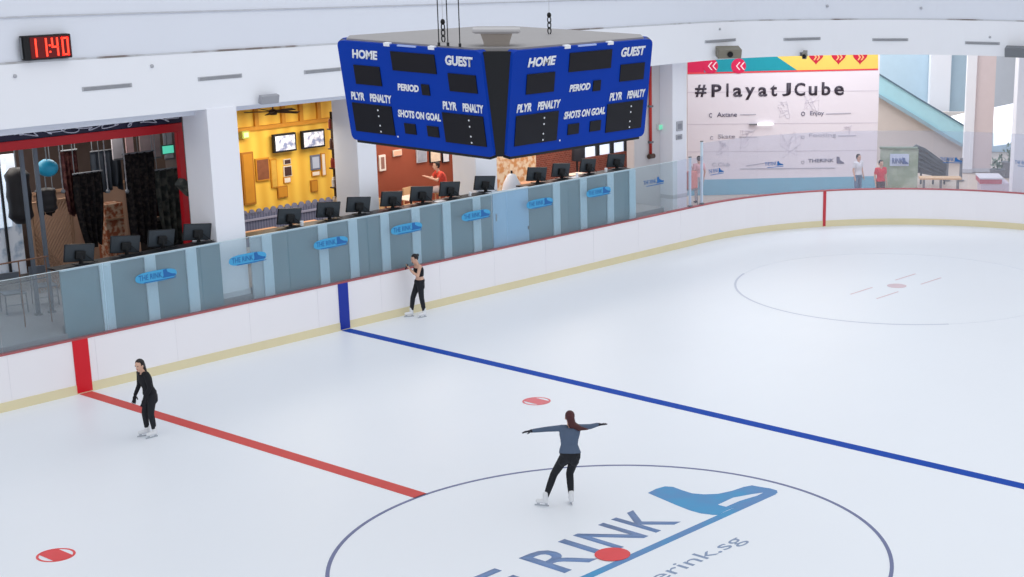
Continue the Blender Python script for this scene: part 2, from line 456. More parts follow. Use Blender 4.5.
# slots in the gallery front
def on_front(px, py):
    """point where the sight line through a landmark meets the gallery front (vertical surface)"""
    d = ray(px, py); best = None
    for i in range(len(GP)-1):
        a, b = GP[i], GP[i+1]; e = b-a
        det = d.x*(-e.y)+e.x*d.y
        if abs(det) < 1e-9: continue
        rx, ry = a.x-CAM.x, a.y-CAM.y
        t = (rx*(-e.y)+e.x*ry)/det; s = (d.x*ry-d.y*rx)/det
        if -0.001 <= s <= 1.001 and t > 0:
            p = CAM+d*t
            if best is None or t > best[0]: best = (t, p, e.normalized())
    return best[1], best[2]
slot_labels = ['slot vent above the red-framed shop, left one', 'slot vent above the red-framed shop and first column', 'slot vent just left of the scoreboard',
               'slot vent right of the scoreboard above the banner corner', 'slot vent above the banner middle', 'slot vent above the right end of the banner', 'slot vent at the far right above the bright window']
for (xa, ya, xb, yb), lb in zip([(81, 88.5, 131, 85.5), (197, 79, 241, 75.5), (303, 72, 340, 69), (704, 41.2, 735, 40.2), (783, 39, 820, 38.7), (872, 39.2, 908, 40), (965, 42.3, 1000, 43.8)], slot_labels):
    a, e = on_front(xa, ya); b, _ = on_front(xb, yb); e = (b-a); L_ = e.length; e.z = 0; e.normalize(); N = V(e.y, -e.x, 0)
    z = (a.z+b.z)/2; c = (a+b)/2
    t = thing('slot_vent', 'narrow grey '+lb, 'vent', V(a.x, a.y, z), group='slots along the gallery front')
    M = Matrix.Translation(V(c.x, c.y, z)) @ Matrix(((e.x, N.x, 0, 0), (e.y, N.y, 0, 0), (0, 0, 1, 0), (0, 0, 0, 1)))
    bm = NB(); box(bm, -L_/2, L_/2, 0, 0.045, -0.045, 0.045, M, 0.008); obj('frame', bm, SLOT, t)
    bm = NB()
    for k in range(3): box(bm, -L_/2+0.04, L_/2-0.04, 0.046, 0.05, -0.034+k*0.024, -0.022+k*0.024, M)
    obj('louvre', bm, mat('slot_dark', (140, 143, 150), 0.7), t)

# small devices on the gallery front
def device(name, px, py, w_, h, dpt, m, label, cat, pan=0.0, lens=True):
    p, e = on_front(px, py); e = V(e.x, e.y, 0).normalized(); N = V(e.y, -e.x, 0)
    t = thing(name, label, cat, p+N*0.0)
    R = Matrix(((e.x, N.x, 0, 0), (e.y, N.y, 0, 0), (0, 0, 1, 0), (0, 0, 0, 1)))
    M = Matrix.Translation(p) @ R
    bm = NB(); box(bm, -0.06, 0.06, 0, 0.12, -0.06, 0.06, M, 0.01); obj('bracket', bm, GREY, t)
    M2 = Matrix.Translation(p+N*(0.12+dpt/2)) @ R @ Matrix.Rotation(pan, 4, 'Z') @ Matrix.Rotation(-0.25, 4, 'X')
    bm = NB(); box(bm, -w_/2, w_/2, -dpt/2, dpt/2, -h/2, h/2, M2, 0.015); obj('housing', bm, m, t)
    if lens:
        bm = NB(); tube(bm, [M2 @ V(0, dpt/2, 0), M2 @ V(0, dpt/2+0.04, 0)], h*0.32, 14); obj('lens', bm, DARKER, t)
    return t
device('projector', 721, 51.5, 0.75, 0.28, 0.4, mat('device_khaki', (128, 124, 112), 0.5), 'grey brown projector mounted over the banner left part', 'projector', 0.5)
device('security_camera', 801, 54, 0.14, 0.2, 0.3, mat('device_grey', (140, 138, 132), 0.5), 'small grey camera above the yellow part of the banner', 'camera', 0.6)
device('ceiling_speaker', 1018, 51, 0.7, 0.3, 0.3, GREY, 'grey box speaker on the far right of the gallery front', 'speaker', 0, False)
device('sensor_box', 264, 98.5, 0.5, 0.2, 0.12, mat('device_pale', (158, 160, 168), 0.5), 'pale grey sensor box above the yellow shop opening', 'sensor', 0, False)
for px, py, lb in ((151, 66, 'between clock and scoreboard'), (14, 76, 'below the clock'), (719, 29, 'above the banner'), (990, 37, 'above the right window'), (827, 6, 'high above the banner'), (921, 8, 'high on the right')):
    p, e = on_front(px, py); N = V(e.y, -e.x, 0).normalized()
    bm = NB(); tube(bm, [p, p+N*0.05, p+N*0.08], [0.045, 0.04, 0.015], 14)
    tag(obj('sprinkler_cap', bm, SLOT, smooth=True), 'small grey round cap on the white gallery front '+lb, 'cap', 'round caps on the gallery front')

# red digital clock
pa, pb = at(18.5, 37, 15.45), at(68.5, 57.5, 15.45)
t = thing('digital_clock', 'black wall clock with glowing red digits reading 11:40', 'clock', (pa.x, 15.35, pb.z))
cx0, cx1, cz0, cz1 = pa.x, pb.x, pb.z+0.01, pa.z+0.02
bx('case', DARKER, t, cx0, cx1, 15.29, 15.445, cz0, cz1, 0.02)
bx('screen', mat('clock_glass', (70, 8, 12), 0.2, emit=(120, 6, 12), estr=0.35), t, cx0+0.14, cx1-0.03, 15.282, 15.295, cz0+0.03, cz1-0.03)
LED = mat('clock_led', (255, 70, 50), 0.4, emit=(255, 60, 40), estr=1.6)
def seven(ch, x, z, w_, h, bm):
    S = {'1': 'bc', '4': 'fgbc', '0': 'abcdef'}[ch]; th = 0.035
    y0, y1 = 15.265, 15.28
    for s in S:
        if s == 'a': box(bm, x, x+w_, y0, y1, z+h-th, z+h)
        if s == 'd': box(bm, x, x+w_, y0, y1, z, z+th)
        if s == 'g': box(bm, x, x+w_, y0, y1, z+h/2-th/2, z+h/2+th/2)
        if s == 'f': box(bm, x, x+th, y0, y1, z+h/2, z+h)
        if s == 'e': box(bm, x, x+th, y0, y1, z, z+h/2)
        if s == 'b': box(bm, x+w_-th, x+w_, y0, y1, z+h/2, z+h)
        if s == 'c': box(bm, x+w_-th, x+w_, y0, y1, z, z+h/2)
zz, hh = cz0+0.06, cz1-cz0-0.12
for ch, xx in (('1', 0.12), ('1', 0.35), ('4', 0.60), ('0', 0.83)):
    bm = NB(); seven(ch, cx0+xx, zz, 0.15, hh, bm); obj('digit', bm, LED, t)
for dz in (0.07, 0.2): bx('colon_dot', LED, t, cx0+0.54, cx0+0.575, 15.265, 15.28, zz+dz, zz+dz+0.035)
bm = NB(); tube(bm, [(cx0-0.03, 15.35, cz1-0.03), (cx0-0.03, 15.35, cz0+0.03)], 0.025, 8); obj('cable_gland', bm, GREY, t)

# ================================================================== RINK BOARDS
boards = thing('rink_boards', 'long white rink boards with a yellow kick strip and thin red top rail', 'rink boards', (0, 15, 0))
H = 1.2
def strip(name, o0, o1, z0, z1, m, label=None):
    A = outline(o0); B = outline(o1)
    bm = NB(); rings(bm, [[a+V(0, 0, z0), b+V(0, 0, z0), b+V(0, 0, z1), a+V(0, 0, z1)] for a, b in zip(A, B)])
    o = obj(name, bm, m, boards)
    if label: o['label'] = label
    return o
strip('board_wall', 0.0, 0.14, 0.0, H-0.03, BOARD)
strip('kick_strip', -0.015, -0.001, 0.0, 0.2, YELLOW, 'pale yellow kick strip')
strip('top_rail', -0.012, 0.15, H-0.03, H, RAIL_RED, 'thin dull red top rail')
bx('red_stripe', RED, boards, -0.18, 0.18, 14.978, 14.999, 0.02, H-0.03).__setitem__('label', 'upright red stripe on the boards')
bx('blue_stripe', BLUE, boards, 6.99, 7.29, 14.978, 14.999, 0.02, H-0.03).__setitem__('label', 'upright blue stripe on the boards')
a = math.acos((26.15-21.5)/8.5); c = V(21.5+8.5*math.cos(a), 6.5+8.5*math.sin(a), 0)
M = Matrix.Translation(c) @ Matrix.Rotation(a, 4, 'Z')
bm = NB(); box(bm, -0.024, -0.004, -0.05, 0.05, 0.02, H-0.03, M); obj('goal_line_stripe', bm, mat('goal_red', (196, 60, 70), 0.5), boards)['label'] = 'narrow red stripe on the curved boards'
for xx in range(-6, 21, 2):
    bx('board_seam', mat('seam', (238, 236, 241), 0.6), boards, xx+0.35, xx+0.358, 14.994, 14.9995, 0.2, H-0.03)

# glass on the side boards, panels about 2.44 wide, each with the blue rink mark
ordw = ['first', 'second', 'third', 'fourth', 'fifth', 'sixth', 'seventh', 'eighth', 'ninth', 'tenth']
def rink_mark(parent, O, X, w_=0.95, pale=False):
    """soft blue patch with lettering and a small skate; O centre"""
    Y = EZ; N = X.cross(Y).normalized()
    if not pale:
        bm = NB(); pts = []
        for k in range(28):
            a = 2*PI*k/28; ca, sa = math.cos(a), math.sin(a)
            pts.append((w_/2*abs(ca)**0.6*(1 if ca > 0 else -1), 0.125*abs(sa)**0.8*(1 if sa > 0 else -1)))
        prism(bm, pts, O+N*0.004, X, Y, 0.003); obj('logo_patch', bm, DECAL, parent)
    text('logo_lettering', 'THE RINK', DECAL_DARK, parent, O+X*(-w_*0.42)+Y*(-0.05)+N*0.008, X, Y, w_*0.56, 0.12, 0.002, bold=0.01)
    bm = NB(); s = w_*0.30
    pts = [(0.0, 0.75), (0.28, 0.8), (0.36, 0.5), (0.7, 0.28), (1.0, 0.2), (1.0, 0.0), (-0.1, 0.0), (0.02, 0.2)]
    prism(bm, [(w_*0.17+p[0]*s, -0.07+p[1]*s*0.75) for p in pts], O+N*0.008, X, Y, 0.002)
    prism(bm, [(-w_*0.3, -0.115), (w_*0.46, -0.115), (w_*0.5, -0.095), (-w_*0.3, -0.095)], O+N*0.008, X, Y, 0.002)
    obj('logo_skate', bm, DECAL_DARK, parent)
behind = ['in front of the hanging black nets', 'in front of the first white column', 'left of the blue board stripe, under the yellow shop', 'under the second column', 'above and right of the standing phone skater',
          'beside the pale blue gate', 'under the brick wall windows', 'under the red pipe, at the end of the straight']
bm0 = None
for k in range(-4, 8):
    xc = 1.96+2.44*k
    if xc > 20.4: continue
    x0, x1 = xc-1.21, xc+1.21
    if k < 0:
        lb = 'plain rink glass panel, %s to the left of the red board stripe' % ordw[-k-1]
    else:
        lb = 'rink glass with blue logo, ' + behind[k]
    t = thing('rink_glass', lb, 'glass panel', (xc, 15.05, H), group='glass panels on the straight boards')
    bx('pane', GLASS, t, x0, x1, 15.045, 15.057, H, 2.7)
    if k >= 0: rink_mark(t, V(xc+0.05, 15.042, 2.21), EX, 1.05, k == 7)
    bx('top_edge', mat('glass_edge', (206, 222, 228), 0.3), t, x0, x1, 15.044, 15.058, 2.7, 2.712)
# curved glass, taller
AN = 11
for k in range(AN):
    a0 = PI/2-PI/2*k/AN*1.0; a1 = PI/2-PI/2*(k+1)/AN
    r = RC+0.07; am = (a0+a1)/2
    cen = V(21.5+r*math.cos(am), 6.5+r*math.sin(am), H)
    t = thing('curved_rink_glass', 'tall hazy rink glass, %s' % (
        ['just right of the second white post', 'by the left edge of the banner', 'under the start of the big banner lettering', 'before the banner middle', 'right of the banner middle', 'left of the narrow red board stripe and under the banner end',
         'beside the narrow red board stripe', 'in front of the person in red', 'in front of the green mural', 'in front of the stair rails', 'in front of the red and white crate'][k]), 'glass panel', cen, group='glass panels on the rounded corner')
    bm = NB(); L = []
    for j in range(5):
        a = a0+(a1-a0)*(j/4)*0.996
        L.append([V(21.5+rr*math.cos(a), 6.5+rr*math.sin(a), z) for rr, z in ((r, H), (r+0.012, H), (r+0.012, 3.1), (r, 3.1))])
    rings(bm, L); obj('pane', bm, GLASS_END, t)
    if k in (0, 2, 7, 9):
        X = V(math.sin(am), -math.cos(am), 0); nn = V(-math.cos(am), -math.sin(am), 0)
        rink_mark(t, V(cen.x, cen.y, 2.18)+nn*0.03, X, 0.8, True)
t = thing('rink_glass', 'tall hazy glass panel where the straight boards meet the white post', 'glass panel', (21, 15.05, H))
bx('pane', GLASS_END, t, 20.27, 21.49, 15.045, 15.057, H, 2.7)
for xx, zt, lb in ((20.92, 2.72, 'shorter white glass post left of the pink-clad woman'), (21.5, 3.14, 'taller white glass post right of the pink-clad woman')):
    t = thing('stanchion', lb, 'post', (xx, 15.08, H))
    bx('upright', POST, t, xx-0.035, xx+0.035, 15.06, 15.12, H, zt, 0.008)
    bx('foot_plate', GREY, t, xx-0.06, xx+0.06, 15.03, 15.14, H, H+0.05)
    bx('cap', GREY, t, xx-0.04, xx+0.04, 15.055, 15.125, zt, zt+0.03)

# ================================================================== COLUMNS
def column(x0, x1, y0, y1, lb, z1=5.67, m=COLUMN):
    t = thing('column', lb, 'column', ((x0+x1)/2, (y0+y1)/2, 0))
    t['kind'] = 'structure'
    bx('shaft', m, t, x0, x1, y0, y1, 0, z1, 0.01)
    bx('base', mat('column_base', (206, 208, 216), 0.5), t, x0-0.012, x1+0.012, y0-0.012, y1+0.012, 1.3, 1.42)
    return t
C1a, C1b = at(207, 115, 15.36).x, at(236.5, 110, 15.36).x
column(C1a, C1b, 15.36, 16.3, 'square white column between the red-framed shop and the yellow shop')
column(8.72, 9.34, 16.05, 16.95, 'square grey-white column right of the yellow shop')
column(12.75, 13.55, 16.0, 16.9, 'square white column behind the foot of the scoreboard')
column(21.2, 21.9, 16.0, 17.0, 'square white column left of the big banner')
# side wall piece with red pipe
bx('wall_side', mat('side_wall', (206, 202, 204), 0.7), None, 19.95, 21.19, 16.5, 16.8, 0, 5.6, kind='structure')
p0, p1 = at(652, 60, 16.45), at(650.5, 156, 16.45)
t = thing('red_pipe', 'thin red sprinkler pipe running down beside the scoreboard', 'pipe', (p1.x, 16.45, p1.z))
bm = NB(); tube(bm, [(p1.x, 16.44, 5.59), (p1.x, 16.44, p1.z)], 0.045, 12); obj('riser', bm, mat('pipe_red', (190, 50, 44), 0.4), t, True)
bm = NB(); tube(bm, [(p1.x-0.14, 16.4, p1.z), (p1.x+0.1, 16.4, p1.z)], 0.075, 12); obj('valve', bm, mat('valve_bronze', (90, 72, 62), 0.4, metal=0.5), t)
for dz in (0.4, 1.5):
    bx('clamp', GREY, t, p1.x-0.07, p1.x+0.07, 16.38, 16.5, p1.z+dz, p1.z+dz+0.06)
p = at(661, 127, 16.44)
t = thing('exit_sign', 'small green glowing exit sign on the grey wall right of the red pipe', 'sign', p)
bx('case', mat('sign_white', (215, 225, 222), 0.5), t, p.x-0.14, p.x+0.14, 16.42, 16.5, p.z-0.09, p.z+0.09, 0.01)
bx('face', mat('exit_green', (120, 214, 176), 0.4, emit=(120, 214, 176), estr=0.5), t, p.x-0.12, p.x+0.12, 16.41, 16.42, p.z-0.07, p.z+0.07)
for (px_, py_, hh_, lb) in ((679.5, 126, 0.3, 'upper'), (679, 137, 0.16, 'lower')):
    p = at(px_, py_, 15.99)
    t = thing('wall_notice', 'small grey notice on the white column left of the banner, the %s one' % lb, 'notice', p)
    bx('board', mat('notice_grey', (170, 172, 180), 0.5), t, p.x-0.15, p.x+0.15, 15.975, 15.999, p.z-hh_/2, p.z+hh_/2, 0.004)
    bx('print', mat('notice_print', (140, 142, 152), 0.5), t, p.x-0.09, p.x+0.09, 15.97, 15.975, p.z-hh_*0.3, p.z+hh_*0.25)

# ================================================================== COUNTER WITH SCREENS
CT = 2.65
def counter(x0, x1, posts, lb, gap=()):
    t = thing('counter', lb, 'counter', ((x0+x1)/2, 15.5, 1.3))
    edges = [x0]+[p for p in posts]+[x1]
    edges = sorted(edges)
    for a, b in zip(edges, edges[1:]):
        if b-a > 0.2:
            bx('front_panel', TEAL2 if abs(a-C1b) < 0.1 else TEAL, t, a+0.005, b-0.005, 15.24, 15.28, 1.12, CT-0.02)
    for p in posts:
        bx('post', POST, t, p-0.14, p+0.14, 15.19, 15.235, 1.12, CT, 0.02)
    bx('white_edge', POST, t, x0, x1, 15.2, 15.26, CT-0.018, CT+0.018)
    bx('worktop', DARK, t, x0, x1, 15.285, 15.72, CT-0.03, CT+0.01, 0.008)
    bx('kick_plate', GREY, t, x0, x1, 15.29, 15.35, 1.3, 1.45)
    return t
def X15(px, py=250): return at(px, py, 15.22).x
counter(X15(60, 270), C1a-0.02, [X15(104, 262), X15(149, 255), X15(190, 248)], 'black-topped counter with teal front panels left of the first column')
counter(C1b+0.02, X15(492, 200), [X15(266, 237), X15(322, 228), X15(352, 222), X15(384, 218), X15(415, 212), X15(446, 206), X15(476, 200)], 'long black-topped counter with teal front between the columns')
xa, xb = X15(529, 195), X15(634, 178)
counter(xa, xb, [X15(556, 190), X15(583, 186), X15(610, 181), X15(632, 178)], 'black-topped counter with teal front right of the pale blue gate')
t = thing('gate', 'pale blue frosted gate panel in the gap between the counters', 'gate', ((X15(492, 200)+xa)/2, 15.24, 1.3))
ga, gb = X15(492, 200)+0.03, xa-0.03
bx('leaf', GATE, t, ga, gb, 15.22, 15.26, 1.14, CT)
bx('frame', POST, t, ga, gb, 15.2, 15.28, CT, CT+0.04)
bx('hinge', GREY, t, gb-0.05, gb, 15.2, 15.22, 1.5, 1.6); bx('hinge', GREY, t, gb-0.05, gb, 15.2, 15.22, 2.1, 2.2)
bm = NB(); tube(bm, [(ga+0.1, 15.2, 1.9), (ga+0.1, 15.2, 2.1)], 0.018, 8); obj('handle', bm, CHROME, t)
# pale teal low wall pieces right of the first column are part of the same counter; small white cups and papers stand on top
# a gauzy white stack on the gate side
p = at(512, 188, 16.5)
t = thing('white_display_stand', 'tall white display stand behind the pale blue gate', 'stand', (p.x, 16.5, 1.3))
bm = NB(); tube(bm, [(p.x, 16.5, 1.3), (p.x, 16.5, 1.8), (p.x, 16.5, 2.2), (p.x, 16.5, 2.55), (p.x, 16.5, 2.8), (p.x, 16.5, 2.84)], [0.42, 0.4, 0.33, 0.24, 0.12, 0.03], 18)
obj('cover', bm, mat('white_cloth', (228, 232, 240), 0.8), t, True)
bm = NB(); tube(bm, [(p.x, 16.5, 2.82), (p.x, 16.5, 2.92)], 0.03, 8); obj('finial', bm, DARK, t)

def make_screen():
    t = thing('computer_screen', '', 'screen', (0, 0, 0), 0, 'black screens on the counter')
    R = Matrix.Rotation(0.12, 4, 'X')
    M = Matrix.Translation((0, 0.0, 0.25)) @ Matrix.Rotation(0.10, 4, 'Y') @ R
    bm = NB(); box(bm, -0.34, 0.34, -0.02, 0.02, -0.2, 0.19, M, 0.012); obj('display', bm, DARK, t, local=True)
    bm = NB(); box(bm, -0.325, 0.325, -0.024, -0.02, -0.185, 0.175, M); obj('back_shell', bm, mat('screen_back', (50, 57, 64), 0.35, vary=0.2, scale=5), t, local=True)
    bm = NB(); box(bm, -0.11, 0.11, -0.09, -0.02, -0.13, 0.05, M, 0.02); obj('rear_housing', bm, DARKER, t, local=True)
    bm = NB(); tube(bm, [(0, -0.05, 0.22), (0, -0.07, 0.1), (0, -0.03, 0.01)], [0.035, 0.03, 0.05], 10); obj('stand', bm, DARKER, t, local=True)
    bm = NB(); box(bm, -0.14, 0.14, -0.12, 0.1, 0, 0.015, None, 0.005); obj('base', bm, DARK, t, local=True)
    bm = NB(); tube(bm, [(0.12, -0.03, 0.2), (0.2, -0.1, 0.1), (0.28, -0.1, 0.025), (0.38, -0.04, 0.012)], 0.008, 6); obj('cable', bm, DARKER, t, local=True)
    return t
scr = [(80, 'leftmost, before the wooden lattice'), (128, 'second from the left, before the orange items of the gym'), (164, 'before the dark box in the gym doorway'), (200, 'against the side of the first white column'),
       (292, 'left one before the yellow shop'), (331, 'right one before the yellow shop'), (361, 'in front of the second column'), (394, 'left one below the brown cafe table'),
       (424, 'in front of the seated diner in red'), (452, 'right one below the brown cafe, left of the third column'), (487, 'in front of the third column under the scoreboard tip'),
       (539, 'just right of the pale blue gate'), (563, 'before the brown wall right of the gate'), (590, 'left one before the bright cafe windows'), (618, 'right one before the bright cafe windows, last of the row')]
first = None
for px, lb in scr:
    x = at(px, 262-(px-80)*0.165, 15.5).x
    if first is None:
        first = make_screen(); o = first; o.location = (x, 15.5, CT+0.012)
    else:
        o = dup(first, (x, 15.58, CT+0.012))
    o.rotation_euler = (0, 0, random.uniform(-0.15, 0.1))
    o['label'] = 'black screen seen from behind, ' + lb
# small things on the counter
for px, py, kind_, lb in ((470, 196, 'cup', 'white paper cup left of the screen by the third column'), (302, 226, 'cup', 'white paper cup between the two yellow shop screens'), (577, 178, 'cup', 'white paper cup left of the cafe window screens'), (606, 172, 'cup', 'white paper cup between the cafe window screens')):
    x = at(px, py, 15.4).x
    bm = NB(); tube(bm, [(x, 15.4, CT+0.012), (x, 15.4, CT+0.13)], [0.035, 0.045], 12)
    c_ = obj('paper_cup', bm, SB_WHITE); tag(c_, lb+' on the counter', 'cup', 'paper cups on the counter')
for px, py, lb in ((440, 201, 'white sheet of paper on the counter below the seated diner'), (575, 183, 'white sheet of paper on the counter before the brown wall'), (508, 195, 'white sheet of paper by the display stand')):
    x = at(px, py, 15.4).x
    if px == 508: continue
    bx('paper_sheet', SB_WHITE, None, x-0.15, x+0.15, 15.32, 15.52, CT+0.012, CT+0.02)
    tag(bpy.data.objects[-1] if False else [o for o in COL.objects if o.name.startswith('paper_sheet')][-1], lb, 'paper')

# grey chairs on the terrace at far left
def grey_chair(x, y, lb):
    t = thing('metal_chair', lb, 'chair', (x, y, 1.3), -0.25, 'grey metal chairs on the terrace')
    G = mat('chair_grey', (112, 118, 128), 0.4, metal=0.4)
    bm = NB(); box(bm, -0.24, 0.24, -0.22, 0.22, 0.43, 0.46, None, 0.01); obj('seat', bm, G, t, local=True)
    bm = NB(); box(bm, -0.24, 0.24, 0.2, 0.23, 0.68, 0.86, None, 0.01); obj('backrest', bm, G, t, local=True)
    for sx, sy in ((-1, -1), (1, -1), (-1, 1), (1, 1)):
        bm = NB(); tube(bm, [(sx*0.22, sy*0.2, 0.86 if sy > 0 else 0.44), (sx*0.23, sy*0.22, 0.0)], 0.015, 8); obj('leg', bm, G, t, local=True)
    bm = NB(); tube(bm, [(-0.22, -0.2, 0.2), (0.22, -0.2, 0.2)], 0.01, 6); obj('stretcher', bm, G, t, local=True)
p = gz(15, 312, 1.3); grey_chair(p.x, p.y, 'grey metal chair behind the glass, nearer the left edge')
p = gz(46, 304, 1.3); grey_chair(p.x, p.y, 'grey metal chair behind the glass, left of the counter end')
# wooden handrail stand at the far left
RAILW = mat('rail_wood', (120, 88, 70), 0.5)
t = thing('wooden_rail', 'low wooden rail with slim legs at the left end of the terrace', 'rail', (-0.9, 16.2, 1.3))
pa, pb = at(0, 240, 16.4), at(45, 236, 16.4)
bm = NB(); tube(bm, [(pa.x-0.4, 16.4, 2.75), (pb.x, 16.4, 2.75)], 0.018, 10); obj('top_bar', bm, RAILW, t)
for xx in (pa.x+0.35, pb.x-0.05):
    bm = NB(); tube(bm, [(xx, 16.4, 2.75), (xx, 16.4, 1.3)], 0.014, 8); obj('leg', bm, RAILW, t)
bm = NB(); tube(bm, [(pa.x-0.4, 16.4, 2.3), (pb.x-0.05, 16.4, 2.3)], 0.015, 8); obj('mid_bar', bm, DARK, t)

# ================================================================== RED-FRAMED SHOP (gym with hanging gear)
YS = 17.1
bx('wall_back', mat('gym_back', (92, 78, 74), 0.8, vary=0.2), None, -12, 7.4, 21.5, 21.7, 1.3, 5.5, kind='structure')
bx('wall_partition', mat('gym_side', (120, 112, 112), 0.8), None, 5.16, 5.3, 17.1, 19.0, 1.3, 5.5, kind='structure')
t = thing('shop_front_frame', 'red metal frame around the dark gym shop front', 'frame', (2, YS, 1.3))
SR = mat('frame_red', (188, 22, 36), 0.4)
bx('header', SR, t, -12, 4.37, YS-0.06, YS+0.06, 4.99, 5.19, 0.01)
bx('upright', SR, t, 4.22, 4.38, YS-0.06, YS+0.06, 1.3, 4.99, 0.01)
bx('upright', SR, t, -6.2, -6.05, YS-0.06, YS+0.06, 1.3, 4.99, 0.01)
t = thing('sign_band', 'dark blue shop sign band with looping white tube lights over the red frame', 'sign', (2, YS, 5.19))
bx('band', mat('band_navy', (30, 28, 58), 0.5, vary=0.3, scale=2), t, -12, 4.38, YS-0.03, YS+0.05, 5.19, 5.5)
bm = NB(); pts = []
for k in range(140):
    a = k/139; xx = 0.2+4.0*a
    pts.append((xx+0.12*math.sin(k*0.55), YS-0.06, 5.30+0.04*math.sin(k*0.37)+0.03*math.cos(k*0.61)))
tube(bm, pts, 0.011, 6); obj('tube_light', bm, mat('tube_white', (206, 208, 224), 0.4), t)
p = at(54, 121, YS-0.15)
t = thing('clip_lamp', 'small dark clip lamp on the red shop header', 'lamp', p)
bm = NB(); tube(bm, [p, p+V(0.28, 0, -0.06)], 0.02, 8); obj('arm', bm, DARK, t)
bm = NB(); tube(bm, [p, p+V(-0.08, 0, 0.05)], [0.03, 0.05], 10); obj('head', bm, DARK, t)
# shop glazing posts
for px, lb in ((26, 'left'), (40, 'next to the turquoise ball')):
    p = at(px, 200, 17.2)
    t = thing('shop_post', 'slim grey upright in the gym front, '+lb, 'post', (p.x, 17.2, 1.3))
    bx('upright', mat('post_grey', (96, 104, 116), 0.5), t, p.x-0.04, p.x+0.04, 17.17, 17.23, 1.3, 5.5)
    bx('foot', GREY, t, p.x-0.07, p.x+0.07, 17.14, 17.26, 1.3, 1.34)
# bright window at left
pa, pb = at(0, 160, 19.5), at(23, 235, 19.5)
t = thing('window_1', 'bright bluish window behind the black punching bag', 'window', (pa.x, 19.5, 1.9)); t['kind'] = 'structure'
bx('window_pane', two_tone('window_sky', (226, 236, 250), (140, 170, 200), 2.2, 0.4, 0.5, 0.62), t, pa.x-2.5, pb.x, 19.5, 19.56, 1.75, 4.55)
m_ = mat('window_glow', (214, 230, 248), 0.4, emit=(214, 230, 248), estr=0.55)
bx('window_light', m_, t, pa.x-2.3, pb.x-0.25, 19.47, 19.5, 2.9, 4.3)
for k in range(3):
    bx('window_mullion', DARK, t, pa.x-1.6+k*0.75, pa.x-1.55+k*0.75, 19.42, 19.47, 1.75, 4.55)
random.seed(11)
def bag(name, px, pt, pb_, r, Y, m, lb, cat, group=None, ball=False, ctop=5.5):
    a = at(px, pt, Y); b = at(px, pb_, Y); x = a.x
    t = thing(name, lb, cat, (x, Y, b.z), group=group)
    if ball:
        bm = NB(); ell(bm, (x, Y, (a.z+b.z)/2), r, r, (a.z-b.z)/2); obj('ball', bm, m, t, True)
    else:
        n = 9; pts = []; rr = []
        for k in range(n):
            f = k/(n-1); pts.append((x, Y, a.z+(b.z-a.z)*f)); rr.append(r*(0.55 if k in (0, n-1) else 1.0+0.06*math.sin(k*2)))
        bm = NB(); tube(bm, pts, rr, 16); obj('bag', bm, m, t, True)
    bm = NB(); tube(bm, [(x, Y, ctop), (x, Y, a.z-0.02)], 0.015, 6); obj('chain', bm, GREY, t)
    return t
BLK = mat('gear_black', (28, 26, 30), 0.5, vary=0.3, scale=6)
bag('punching_bag', 16, 168, 224, 0.26, 18.4, BLK, 'fat black punching bag hanging before the bright window', 'punching bag')
bag('punching_bag', 46, 188, 212, 0.20, 18.2, BLK, 'short black punching bag hanging under the turquoise ball', 'punching bag', ctop=at(46.5, 178, 18.0).z)
bag('exercise_ball', 46.5, 159, 177, 0.23, 18.0, mat('turquoise', (40, 160, 200), 0.4), 'turquoise ball hanging in the gym front', 'ball', ball=True)
def cloth(name, px0, px1, py0, py1, Y, m, lb, cat, bottom=0.75, group=None, seed=0):
    """pleated hanging cloth or net with depth and an uneven hem"""
    a = at((px0+px1)/2, py0, Y); b = at((px0+px1)/2, py1, Y)
    x0 = at(px0, (py0+py1)/2, Y).x; x1 = at(px1, (py0+py1)/2, Y).x
    rnd = random.Random(seed); n = 40; rows = 10; bm = NB(); grid = []
    ph = rnd.random()*6
    for j in range(rows+1):
        f = j/rows; row = []
        for i in range(n+1):
            g = i/n; wdt = bottom+(1-bottom)*math.sin(PI*min(1, 0.35+f*0.65))
            x = (x0+x1)/2+(g-0.5)*(x1-x0)*wdt
            y = Y+0.07*math.sin(g*26+ph+f*1.5)*(0.4+f)
            z = a.z+(b.z-a.z)*f + (0.06*math.sin(g*9+ph) if f > 0.5 else 0)*f
            row.append(bm.verts.new((x, y, z)))
        grid.append(row)
    for j in range(rows):
        for i in range(n): bm.faces.new((grid[j][i], grid[j][i+1], grid[j+1][i+1], grid[j+1][i]))
    bmesh.ops.solidify(bm, geom=list(bm.faces), thickness=0.02)
    t = thing(name, lb, cat, ((x0+x1)/2, Y, b.z), group=group)
    obj('fabric', bm, m, t, True)
    bm = NB(); tube(bm, [(x0, Y, a.z), (x1, Y, a.z)], 0.02, 8); obj('hanging_rail', bm, GREY, t)
    for xx in (x0+0.05, x1-0.05):
        bm = NB(); tube(bm, [(xx, Y, a.z), (xx, Y, 5.5)], 0.01, 6); obj('hanger', bm, GREY, t)
    return t
NET = two_tone('net_dark', (30, 28, 32), (70, 62, 60), 12, 0.8, 0.45, 0.7)
CAMO = two_tone('camouflage', (52, 58, 58), (92, 94, 88), 5, 0.8)
MAROON = two_tone('maroon_cloth', (72, 34, 38), (110, 70, 66), 8, 0.8)
cloth('hanging_net', 76, 106, 172, 246, 18.3, NET, 'large round black net bundle hanging in the middle of the gym front', 'net', 0.5, seed=1)
cloth('hanging_net', 126, 158, 152, 244, 18.0, NET, 'tall black net curtain before the right part of the gym', 'net', 0.8, seed=2)
cloth('hanging_cloth', 64, 80, 150, 214, 18.9, MAROON, 'dull maroon cloth hanging left of the round black net', 'cloth', 0.8, seed=3)
